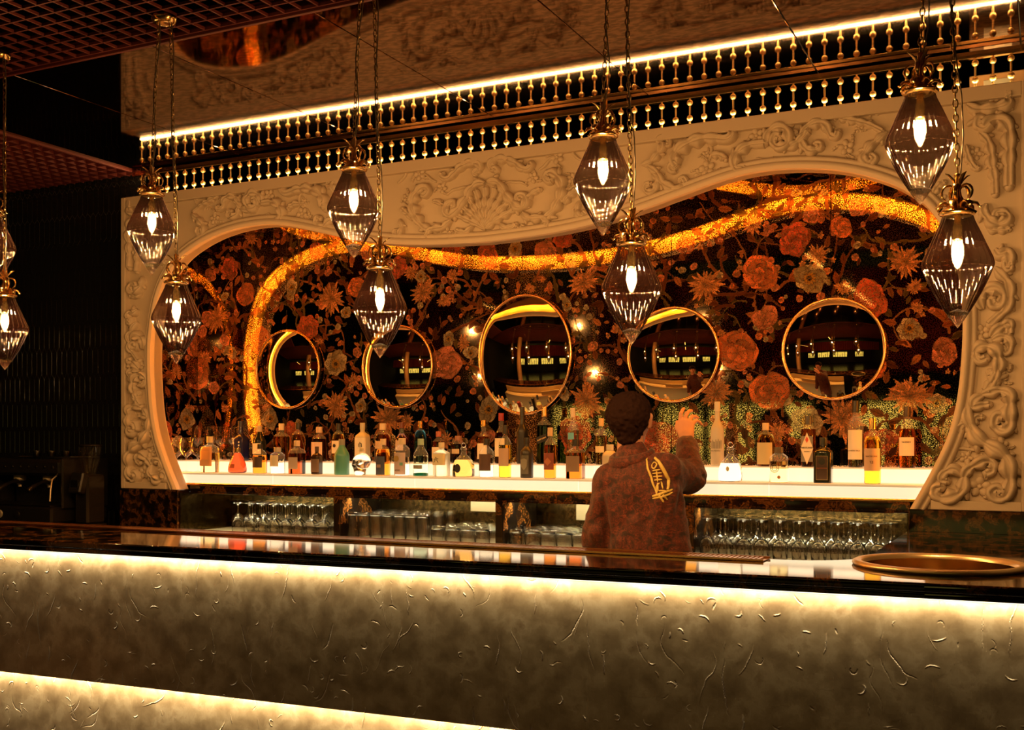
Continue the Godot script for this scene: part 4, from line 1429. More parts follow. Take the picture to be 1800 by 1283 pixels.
# q: label, x, back row?, height, radius, style, glass kind, colour, fill, cap colour, cap metal?, [label y0, y1, half angle, colour], extra
func build_bottle(q: Array) -> Node3D:
	var back: bool = q[2]
	var h: float = q[3]
	var r: float = q[4]
	var t := thing("bottle", q[0], "bottle", Vector3(q[1], TIER2 if back else TIER1, -0.42 if back else -0.20))
	var prof := bottle_profile(q[5], h, r)
	var kind: String = q[6]
	var neck: Vector3 = prof[prof.size() - 1]
	var segs := 28
	if kind == "liquid" and q[8] < 1.0:
		var body := clip(prof, q[8] * h, false)
		body.append(Vector3(body[body.size() - 1].x, q[8] * h, body[body.size() - 1].z))
		body.append(Vector3(0, q[8] * h, body[body.size() - 1].z))
		part("body", lathe(MB.new(), body, segs), mcol("liquid", q[7]), t)
		part("shoulder", lathe(MB.new(), clip(prof, q[8] * h, true), segs), M.glass, t)
	else:
		var p := prof.duplicate()
		p.append(neck)
		p.append(Vector3(0, neck.y, 0))
		part("body", lathe(MB.new(), p, segs), mcol(kind, q[7]), t)
	if q[9] != null:
		var c0: float = neck.y - (0.10 * h if q[5] != "decanter" else 0.0)
		var cr := neck.x * 1.08 + 0.001
		part("cap", lathe(MB.new(), v3([[0, c0 + 0.0005], [cr, c0 + 0.0005], [cr, c0], [cr, h - 0.002], [cr * 0.93, h], [cr * 0.93, h], [0, h]]), 20), mcol("metal" if q[10] else "solid", q[9]), t)
	if q.size() > 11 and q[11] != null:
		var L: Array = q[11]
		var lp := []
		for j in 5:
			var y: float = h * lerpf(L[0], L[1], j / 4.0)
			var e := radius_at(prof, y)
			lp.append(Vector3(e.x + 0.0009, y, e.z))
		part("label", lathe(MB.new(), lp, 14, Transform3D.IDENTITY, PI / 2 - L[2], PI / 2 + L[2]), mcol("paper", L[3]), t)
	return t

func front_z(q: Array, y: float) -> float:
	var e := radius_at(bottle_profile(q[5], q[3], q[4]), y * q[3])
	return e.x * squareness(PI / 2, e.z) + 0.0022

func build_bottles() -> void:
	var amber := lin(0.80, 0.30, 0.03)
	var gold := lin(0.90, 0.48, 0.05)
	var dark := lin(0.30, 0.075, 0.012)
	var ruby := lin(0.62, 0.07, 0.02)
	var clear := lin(0.96, 0.95, 0.88)
	var cream := lin(0.66, 0.58, 0.42)
	var beige := lin(0.52, 0.41, 0.28)
	var grey := lin(0.10, 0.09, 0.085)
	var blk := lin(0.012, 0.011, 0.010)
	var brown := lin(0.05, 0.028, 0.018)
	var straw := lin(0.90, 0.80, 0.42)
	var list := [
		["square bottle of pale yellow spirit with a sunset-coloured label, beside the wine glasses", -4.622, false, 0.221, 0.047, "flat", "liquid", straw, 0.55, lin(0.55, 0.45, 0.25), false, [0.18, 0.72, 0.9, lin(0.55, 0.26, 0.10)]],
		["teardrop-shaped red cognac bottle", -4.407, false, 0.152, 0.057, "pear", "liquid", ruby, 0.80, lin(0.45, 0.33, 0.15), true, [0.20, 0.36, 0.35, lin(0.30, 0.06, 0.03)]],
		["tall dark blue bottle with white lettering down its side", -4.567, true, 0.249, 0.0466, "twist", "gloss", lin(0.012, 0.012, 0.05), 1.0, lin(0.015, 0.015, 0.04), false, null],
		["small amber whisky bottle with black cap and dark label", -4.236, false, 0.176, 0.0426, "dome", "liquid", amber, 0.62, blk, false, [0.20, 0.56, 0.95, brown]],
		["dark green bottle with cream label behind the small amber whisky", -4.419, true, 0.219, 0.041, "slope", "gloss", lin(0.012, 0.014, 0.008), 1.0, lin(0.4, 0.33, 0.22), false, [0.20, 0.50, 0.9, cream]],
		["short clear bottle with a round pale label", -4.105, false, 0.156, 0.044, "jar", "liquid", clear, 0.55, lin(0.35, 0.33, 0.28), false, [0.28, 0.70, 0.75, lin(0.50, 0.47, 0.36)]],
		["tall orange-amber bottle with beige stopper", -4.247, true, 0.232, 0.044, "square", "liquid", amber, 0.66, lin(0.62, 0.50, 0.34), false, null],
		["square dark red bottle with a small beige label", -3.963, false, 0.197, 0.042, "flat", "liquid", lin(0.42, 0.09, 0.02), 0.62, beige, false, [0.16, 0.50, 0.7, lin(0.42, 0.33, 0.27)]],
		["dark bottle netted with gold wire and black stopper", -4.121, true, 0.235, 0.042, "dome", "liquid", lin(0.35, 0.11, 0.02), 0.7, blk, false, null],
		["small dark brown bottle with a brown label", -3.820, false, 0.162, 0.0285, "square", "gloss", lin(0.03, 0.014, 0.008), 1.0, lin(0.06, 0.03, 0.02), false, [0.08, 0.55, 1.0, lin(0.14, 0.085, 0.055)]],
		["dark red bottle with a pink flowered label and pale pink cap", -3.964, true, 0.210, 0.0466, "round", "liquid", dark, 0.66, lin(0.55, 0.40, 0.28), false, [0.05, 0.56, 1.0, lin(0.60, 0.42, 0.30)]],
		["opaque teal bottle with grey neck", -3.645, false, 0.205, 0.0442, "slope", "solid", lin(0.06, 0.24, 0.20), 1.0, lin(0.20, 0.20, 0.17), false, null],
		["orange whisky bottle with a black dot on its cream label", -3.823, true, 0.230, 0.0393, "dome", "liquid", gold, 0.72, blk, false, [0.22, 0.55, 1.0, cream]],
		["white bottle with a brushed character on its label, behind the skull bottle", -3.650, true, 0.232, 0.0388, "square", "solid", lin(0.50, 0.46, 0.32), 1.0, lin(0.45, 0.42, 0.32), false, [0.10, 0.62, 1.0, cream]],
		["amber bottle with a navy blue label strip", -3.364, false, 0.207, 0.0417, "dome", "liquid", amber, 0.72, lin(0.60, 0.50, 0.36), false, [0.02, 0.52, 0.75, lin(0.035, 0.045, 0.08)]],
		["dark amber bottle with a rounded shoulder behind the navy labelled one", -3.508, true, 0.228, 0.050, "dome", "liquid", lin(0.45, 0.13, 0.02), 0.72, lin(0.60, 0.48, 0.33), false, [0.35, 0.55, 0.5, lin(0.5, 0.33, 0.18)]],
		["clear bottle with a lilac label and a gold disc", -3.239, false, 0.210, 0.0437, "jar", "liquid", clear, 0.5, lin(0.50, 0.44, 0.34), false, [0.04, 0.62, 0.95, lin(0.38, 0.32, 0.34)]],
		["dark red-brown bottle with beige neck label behind the lilac labelled one", -3.379, true, 0.234, 0.0365, "tall", "liquid", lin(0.22, 0.035, 0.02), 0.72, lin(0.12, 0.03, 0.02), false, [0.30, 0.55, 0.8, lin(0.45, 0.33, 0.24)]],
		["pale green bottle with turquoise at its foot", -3.118, false, 0.207, 0.0426, "slope", "liquid", lin(0.72, 0.88, 0.72), 0.55, lin(0.25, 0.40, 0.36), false, [0.20, 0.30, 0.7, lin(0.20, 0.20, 0.17)]],
		["deep blue bottle with gold collar and pale stopper", -3.252, true, 0.240, 0.0362, "dome", "liquid", lin(0.03, 0.22, 0.40), 0.78, lin(0.50, 0.30, 0.10), true, null],
		["frosted cream bottle with a brushed six character", -2.986, false, 0.187, 0.0406, "flat", "frost", lin(0.90, 0.86, 0.66), 1.0, lin(0.55, 0.50, 0.38), false, [0.34, 0.66, 0.95, lin(0.60, 0.54, 0.34)]],
		["red-brown bottle with cream label behind the frosted cream bottle", -3.131, true, 0.180, 0.0375, "round", "liquid", lin(0.28, 0.05, 0.02), 0.68, lin(0.35, 0.10, 0.06), false, [0.15, 0.50, 1.0, cream]],
		["squat amber decanter with ring stopper and black oval label", -2.848, false, 0.188, 0.0557, "decanter", "liquid", lin(0.85, 0.50, 0.14), 0.50, null, false, null],
		["short dark brown bottle with small cream tag behind the amber decanter", -3.001, true, 0.154, 0.042, "jar", "liquid", lin(0.16, 0.05, 0.02), 0.7, lin(0.25, 0.12, 0.08), false, [0.35, 0.52, 0.6, lin(0.45, 0.34, 0.2)]],
		["clear bottle with black cap and dark brown label", -2.708, false, 0.208, 0.0398, "round", "liquid", clear, 0.5, blk, false, [0.17, 0.60, 1.05, lin(0.075, 0.04, 0.03)]],
		["bottle with tall gold foil cap and cream label", -2.840, true, 0.243, 0.0351, "tall", "liquid", lin(0.40, 0.12, 0.02), 0.62, lin(0.70, 0.42, 0.12), true, [0.10, 0.46, 1.0, cream]],
		["golden whisky bottle with black cap and beige label", -2.596, false, 0.280, 0.0341, "round", "liquid", lin(0.95, 0.58, 0.05), 0.62, blk, false, [0.22, 0.56, 1.0, lin(0.45, 0.32, 0.24)]],
		["bottle with tall red foil cap and cream label", -2.730, true, 0.280, 0.0348, "tall", "liquid", lin(0.22, 0.05, 0.015), 0.62, lin(0.25, 0.02, 0.03), false, [0.14, 0.50, 1.0, cream]],
		["matte black bottle with a grey shield label", -2.468, false, 0.213, 0.0346, "round", "solid", lin(0.022, 0.020, 0.016), 1.0, blk, false, [0.10, 0.56, 0.7, lin(0.10, 0.095, 0.075)]],
		["tall plain black bottle in front of the oval mirror", -2.600, true, 0.314, 0.0314, "tall", "solid", lin(0.010, 0.009, 0.009), 1.0, blk, false, null],
		["red-amber bottle with a dark diamond label and beige neck", -2.333, false, 0.265, 0.0327, "round", "liquid", lin(0.85, 0.30, 0.03), 0.66, lin(0.55, 0.40, 0.26), false, [0.17, 0.50, 1.0, lin(0.20, 0.05, 0.03)]],
		["square green bottle with a slanted black label and gold cap", -2.466, true, 0.312, 0.0357, "flat", "liquid", lin(0.10, 0.16, 0.05), 0.68, lin(0.72, 0.50, 0.22), true, null],
		["square orange-red bottle with a wide black cap", -2.189, false, 0.204, 0.0441, "flat", "liquid", lin(0.85, 0.20, 0.02), 0.66, blk, false, [0.18, 0.58, 0.75, lin(0.22, 0.14, 0.09)]],
		["clear bottle with white cap and a blue painted mark", -2.297, true, 0.304, 0.0322, "round", "liquid", clear, 0.6, lin(0.55, 0.48, 0.40), false, [0.44, 0.56, 0.55, lin(0.10, 0.35, 0.48)]],
		["pale yellow bottle with a wooden stopper beside the bartender's head", -2.133, true, 0.247, 0.0333, "round", "liquid", lin(0.93, 0.80, 0.42), 0.62, lin(0.60, 0.40, 0.16), false, [0.26, 0.40, 0.8, lin(0.6, 0.5, 0.28)]],
		["bottle with a cream wrap and pale cap behind the bartender's shoulder", -2.000, false, 0.178, 0.0391, "jar", "solid", lin(0.52, 0.47, 0.36), 1.0, lin(0.55, 0.52, 0.42), false, null],
		["square amber bottle half hidden by the bartender's sleeve", -1.575, false, 0.199, 0.0364, "flat", "liquid", lin(0.85, 0.42, 0.05), 0.70, lin(0.5, 0.38, 0.2), false, [0.20, 0.50, 0.8, lin(0.35, 0.17, 0.06)]],
		["tall frosted vodka bottle with bare grey trees printed on it", -1.502, true, 0.326, 0.0339, "tall", "solid", lin(0.42, 0.40, 0.34), 1.0, lin(0.50, 0.48, 0.42), false, null],
		["squat clear faceted bottle with an orange ring stopper", -1.377, false, 0.194, 0.0551, "decanter", "liquid", lin(0.97, 0.96, 0.88), 0.46, null, false, null],
		["amber bottle with a pale olive label", -1.257, true, 0.216, 0.0439, "dome", "liquid", gold, 0.74, lin(0.55, 0.42, 0.26), false, [0.05, 0.55, 1.0, lin(0.40, 0.34, 0.18)]],
		["short pale yellow bottle printed with rings", -1.144, false, 0.167, 0.0439, "jar", "liquid", lin(0.95, 0.85, 0.50), 0.60, lin(0.10, 0.08, 0.06), false, null],
		["dark amber whiskey bottle with a large white diamond label", -1.048, true, 0.250, 0.0362, "jar", "liquid", lin(0.50, 0.14, 0.02), 0.74, lin(0.05, 0.05, 0.05), false, null],
		["black-green square liqueur bottle with a framed dark label", -0.937, false, 0.213, 0.0425, "flat", "gloss", lin(0.012, 0.013, 0.008), 1.0, lin(0.018, 0.02, 0.012), false, null],
		["tall clear bottle with a long white label and dark stopper", -0.825, true, 0.320, 0.0369, "round", "liquid", clear, 0.5, lin(0.012, 0.010, 0.010), false, [0.12, 0.56, 1.05, lin(0.58, 0.54, 0.45)]],
		["tall golden single malt bottle with beige lower label and gold foil neck", -0.717, false, 0.301, 0.0378, "round", "liquid", lin(0.95, 0.55, 0.04), 0.72, lin(0.72, 0.45, 0.16), true, [0.20, 0.54, 1.1, lin(0.52, 0.36, 0.26)]],
		["amber whisky bottle with a torn-edged cream label", -0.591, true, 0.289, 0.0389, "slope", "liquid", lin(0.85, 0.33, 0.03), 0.64, lin(0.03, 0.02, 0.018), false, [0.20, 0.50, 1.0, lin(0.60, 0.52, 0.38)]],
	]
	for q in list:
		var t := build_bottle(q)
		var h: float = q[3]
		var r: float = q[4]
		var nm: String = q[0]
		if nm.begins_with("tall dark blue"):
			words(t, "ONI", 0.022, Vector3(-0.022, h * 0.5, front_z(q, 0.5)), lin(0.6, 0.6, 0.55), PI / 2)
			for k in 6:
				part("white_mark", bx(0.016, 0.026, 0.012 + k * 0.020, 0.022 + k * 0.020, 0, 0.0006), mcol("paper", lin(0.55, 0.55, 0.5)), t, Vector3(0, 0, front_z(q, 0.3) - 0.002))
		elif "netted" in nm:
			var pf := bottle_profile(q[5], h, r)
			for k in 8:
				for s in [-1.0, 1.0]:
					var pts := []
					for j in 9:
						var y := h * (0.06 + 0.72 * j / 8.0)
						var a: float = TAU * k / 8 + s * j * 0.2
						var rr := radius_at(pf, y).x + 0.001
						pts.append(Vector3(cos(a) * rr, y, sin(a) * rr))
					part("gold_wire", tube(MB.new(), pts, 0.0007, 4), M.brass, t)
		elif "black dot" in nm:
			part("black_dot", lathe(MB.new(), v3([[0, 0], [0.011, 0], [0.011, 0.0006], [0, 0.0006]]), 20, Transform3D(Basis(Vector3.RIGHT, PI / 2), Vector3.ZERO)), mcol("paper", blk), t, Vector3(-0.002, h * 0.42, front_z(q, 0.42)))
		elif "brushed character" in nm:
			var z := front_z(q, 0.4)
			for e in [[0.0, 0.036, 0.004, 0.012, 0.5], [-0.010, 0.022, 0.003, 0.020, 0.0], [0.010, 0.022, 0.004, 0.022, 0.08], [0.0, 0.031, 0.022, 0.003, 0.12], [0.0, 0.022, 0.018, 0.003, 0.1], [0.0, 0.013, 0.020, 0.003, 0.05]]:
				part("brush_stroke", box(MB.new(), Vector3(e[0] + 0.008, h * 0.42 + e[1] - 0.02, z), Vector3(e[2], e[3], 0.0006), 0.0, Basis(Vector3.BACK, e[4])), mcol("paper", blk), t)
		elif "six character" in nm:
			var z := front_z(q, 0.5)
			for e in [[0.0, 0.014, 0.004, 0.008, 0.5], [0.0, 0.006, 0.030, 0.003, 0.08], [-0.009, -0.006, 0.003, 0.018, -0.6], [0.009, -0.006, 0.003, 0.018, 0.6]]:
				part("brush_stroke", box(MB.new(), Vector3(e[0] - 0.012, h * 0.48 + e[1], z), Vector3(e[2], e[3], 0.0006), 0.0, Basis(Vector3.BACK, e[4])), mcol("paper", blk), t)
		elif "lilac" in nm and "gold disc" in nm:
			part("gold_disc", lathe(MB.new(), v3([[0, 0], [0.017, 0], [0.017, 0.0006], [0, 0.0006]]), 20, Transform3D(Basis(Vector3.RIGHT, PI / 2), Vector3.ZERO)), mcol("paper", lin(0.30, 0.20, 0.06)), t, Vector3(-0.010, h * 0.46, front_z(q, 0.46)))
			part("teal_wave", bx(0.0, 0.03, 0, 0.016, 0, 0.0006), mcol("paper", lin(0.12, 0.30, 0.26)), t, Vector3(0.0, h * 0.28, front_z(q, 0.28) - 0.003))
			words(t, "AZUR", 0.013, Vector3(-0.004, h * 0.15, front_z(q, 0.15)), lin(0.12, 0.09, 0.09))
		elif "turquoise" in nm:
			part("turquoise_foot", ball(MB.new(), Vector3(0, 0.006, 0), Vector3(r * 0.98, 0.014, r * 0.98), 20, 8), mcol("gloss", lin(0.0, 0.28, 0.25)), t)
		elif "ring stopper" in nm:
			var nk := h * 0.80
			part("stopper_base", lathe(MB.new(), v3([[0, nk], [r * 0.32, nk], [r * 0.32, nk + 0.006], [r * 0.2, nk + 0.011], [0, nk + 0.011]]), 20), M.glass, t)
			var ring := []
			for k in 20:
				var a := TAU * k / 20
				ring.append(Vector3(cos(a) * 0.0125, h - 0.014 + sin(a) * 0.0125, 0))
			part("stopper_ring", tube(MB.new(), ring, 0.0036, 8, true), mcol("liquid", lin(0.75, 0.35, 0.12) if "orange" in nm else lin(0.85, 0.72, 0.5)), t)
			if "black oval" in nm:
				part("oval_label", ball(MB.new(), Vector3(0, 0, 0), Vector3(0.019, 0.024, 0.0012), 20, 8), mcol("paper", blk), t, Vector3(-0.008, h * 0.25, front_z(q, 0.25)))
			else:
				part("leaf_emblem", ball(MB.new(), Vector3.ZERO, Vector3(0.008, 0.012, 0.0012), 12, 6), mcol("paper", lin(0.5, 0.45, 0.3)), t, Vector3(0.0, h * 0.32, front_z(q, 0.32)))
		elif "shield" in nm:
			part("shield", extrude(MB.new(), PackedVector2Array([Vector2(0, -0.036), Vector2(0.016, -0.016), Vector2(0.019, 0.02), Vector2(0, 0.026), Vector2(-0.019, 0.02), Vector2(-0.016, -0.016)]), 0, 0.0008), mcol("paper", lin(0.22, 0.21, 0.17)), t, Vector3(0, h * 0.36, front_z(q, 0.36)))
		elif "slanted black" in nm:
			part("slanted_label", box(MB.new(), Vector3(0, h * 0.44, front_z(q, 0.44)), Vector3(0.064, 0.036, 0.0008), 0.0, Basis(Vector3.BACK, 0.38)), mcol("paper", blk), t)
			words(t, "Gold Label", 0.011, Vector3(0, h * 0.44, front_z(q, 0.44) + 0.0012), lin(0.6, 0.45, 0.2), 0.38)
		elif "diamond label and beige" in nm:
			part("diamond", box(MB.new(), Vector3(0, h * 0.33, front_z(q, 0.33)), Vector3(0.030, 0.030, 0.0008), 0.0, Basis(Vector3.BACK, PI / 4)), mcol("paper", lin(0.42, 0.14, 0.06)), t)
		elif "bare grey trees" in nm:
			rng.seed = 3
			for k in 9:
				var x := -0.024 + k * 0.006
				part("printed_tree", bx(x, x + 0.0022, h * 0.27, h * (0.36 + 0.06 * rng.randf()), 0, 0.0006), mcol("paper", lin(0.09, 0.09, 0.08)), t, Vector3(0, 0, sqrt(maxf(r * r - x * x, 0.0)) + 0.001))
			words(t, "BELVEDERE", 0.0095, Vector3(0, h * 0.235, front_z(q, 0.235)), lin(0.15, 0.15, 0.14))
		elif "printed with rings" in nm:
			for rr in [0.019, 0.012]:
				var ring := []
				for k in 24:
					var a := TAU * k / 24
					ring.append(Vector3(cos(a) * rr, sin(a) * rr, 0))
				part("printed_ring", tube(MB.new(), ring, 0.0014, 4, true), mcol("paper", lin(0.16, 0.10, 0.04)), t, Vector3(-0.010, h * 0.40, front_z(q, 0.40)))
			part("printed_dot", ball(MB.new(), Vector3.ZERO, Vector3(0.008, 0.008, 0.001), 12, 6), mcol("paper", lin(0.35, 0.16, 0.06)), t, Vector3(0.010, h * 0.15, front_z(q, 0.15)))
		elif "white diamond" in nm:
			var z := front_z(q, 0.36)
			part("label_plate", bx(-0.028, 0.028, h * 0.10, h * 0.60, 0, 0.0008), mcol("paper", lin(0.16, 0.15, 0.13)), t, Vector3(0, 0, z - 0.001))
			part("diamond_label", extrude(MB.new(), PackedVector2Array([Vector2(0, -0.078), Vector2(0.030, 0), Vector2(0, 0.078), Vector2(-0.030, 0)]), 0, 0.001), mcol("paper", lin(0.62, 0.55, 0.42)), t, Vector3(0, h * 0.36, z))
			part("red_diamond", extrude(MB.new(), PackedVector2Array([Vector2(0, -0.016), Vector2(0.008, 0), Vector2(0, 0.016), Vector2(-0.008, 0)]), 0, 0.0008), mcol("paper", lin(0.45, 0.06, 0.03)), t, Vector3(0, h * 0.53, z + 0.001))
			words(t, "WESTLAND", 0.0105, Vector3(0, h * 0.375, z + 0.0016), blk)
			words(t, "WHISKEY", 0.006, Vector3(0, h * 0.30, z + 0.0016), lin(0.2, 0.16, 0.12))
		elif "framed dark label" in nm:
			var z := front_z(q, 0.3)
			part("label_frame", bx(-0.027, 0.027, h * 0.07, h * 0.60, 0, 0.0006), mcol("paper", lin(0.20, 0.15, 0.06)), t, Vector3(0, 0, z - 0.0005))
			part("label_field", bx(-0.024, 0.024, h * 0.085, h * 0.585, 0, 0.0006), mcol("paper", lin(0.055, 0.028, 0.016)), t, Vector3(0, 0, z + 0.0002))
			part("round_emblem", ball(MB.new(), Vector3.ZERO, Vector3(0.017, 0.017, 0.0009), 20, 6), mcol("paper", lin(0.02, 0.022, 0.014)), t, Vector3(0, h * 0.48, z + 0.0008))
			words(t, "Jägermeister", 0.0085, Vector3(0, h * 0.33, z + 0.0012), lin(0.26, 0.08, 0.03))
		elif "long white label" in nm:
			words(t, "LONER'S TALE", 0.0085, Vector3(-0.002, h * 0.25, front_z(q, 0.25)), blk)
		elif "single malt" in nm:
			words(t, "MACALLAN", 0.0095, Vector3(0, h * 0.42, front_z(q, 0.42)), lin(0.10, 0.05, 0.03))
			words(t, "12", 0.016, Vector3(0, h * 0.33, front_z(q, 0.33)), lin(0.10, 0.05, 0.03))
		elif "torn-edged" in nm:
			words(t, "TALISKER", 0.009, Vector3(0, h * 0.42, front_z(q, 0.42)), blk)
		elif "sunset" in nm:
			part("label_band", bx(-0.040, 0.030, h * 0.20, h * 0.36, 0, 0.0008), mcol("paper", lin(0.42, 0.25, 0.13)), t, Vector3(0, 0, front_z(q, 0.3) - 0.0012))
		elif "navy" in nm and "strip" in nm:
			part("label_mark", bx(-0.016, 0.010, h * 0.22, h * 0.30, 0, 0.0006), mcol("paper", lin(0.25, 0.17, 0.13)), t, Vector3(0, 0, front_z(q, 0.26)))
		elif "behind the navy" in nm:
			words(t, "US", 0.026, Vector3(-0.016, h * 0.44, front_z(q, 0.44)), lin(0.55, 0.36, 0.2))
	# the skull-shaped bottle
	var sk := thing("bottle", "clear glass bottle shaped like a skull", "bottle", Vector3(-3.510, TIER1, -0.20))
	var F := Field.new(Vector3(-0.07, -0.006, -0.075), Vector3(0.07, 0.125, 0.075), 0.0052)
	F.capsule(Vector3(0, 0.078, -0.012), Vector3(0, 0.075, 0.012), 0.048, 0.044, 0.01)
	F.capsule(Vector3(0, 0.030, 0.016), Vector3(0, 0.016, 0.016), 0.036, 0.034, 0.02)
	F.capsule(Vector3(-0.026, 0.058, 0.034), Vector3(0.026, 0.058, 0.034), 0.014, 0.014, 0.012)
	F.carve(Vector3(-0.019, 0.073, 0.052), 0.0135)
	F.carve(Vector3(0.019, 0.073, 0.052), 0.0135)
	F.carve(Vector3(0.0, 0.052, 0.056), 0.008)
	for k in 5:
		F.carve(Vector3(-0.02 + k * 0.01, 0.026, 0.056), 0.0048)
	var skm := MB.new()
	F.net(skm)
	part("body", skm, mcol("liquid", clear), sk)
	part("neck", lathe(MB.new(), v3([[0.013, 0.118], [0.014, 0.135], [0.0165, 0.137], [0.0165, 0.143]]), 16), M.glass, sk)
	part("stopper", lathe(MB.new(), v3([[0, 0.134], [0.011, 0.134], [0.0115, 0.150], [0.010, 0.154], [0, 0.154]]), 16), mcol("solid", lin(0.5, 0.45, 0.3)), sk)
	# stemmed glasses at the left end, a tumbler stack at the right end
	var stem := lathe(MB.new(), v3([[0.0, 0.002], [0.034, 0.002], [0.033, 0.004], [0.006, 0.009], [0.0042, 0.02], [0.0040, 0.085], [0.008, 0.095], [0.030, 0.113], [0.041, 0.14], [0.042, 0.165], [0.034, 0.215]]), 20).mesh()
	rng.seed = 12
	for q in [[-4.888, -0.20], [-4.802, -0.19], [-4.716, -0.20], [-4.90, -0.40], [-4.81, -0.42], [-4.72, -0.41], [-4.645, -0.45]]:
		var low: bool = q[1] > -0.3
		single("wine_glass", stem, M.stemware, "upright wine glass on the lower step of the lit shelf" if low else "upright wine glass on the upper step of the lit shelf", "glass", Vector3(q[0], TIER1 if low else TIER2, q[1]), "upright glasses on the lower step" if low else "upright glasses on the upper step")
	var tum := lathe(MB.new(), v3([[0, 0.004], [0.028, 0.004], [0.031, 0.0], [0.031, 0.0], [0.034, 0.08], [0.036, 0.105]]), 20).mesh()
	for k in 2:
		single("tumbler", tum, M.stemware, ("lower" if k == 0 else "upper") + " of two stacked tumblers beside the frame's right leg", "glass", Vector3(-0.44, TIER2 + k * 0.106, -0.43))

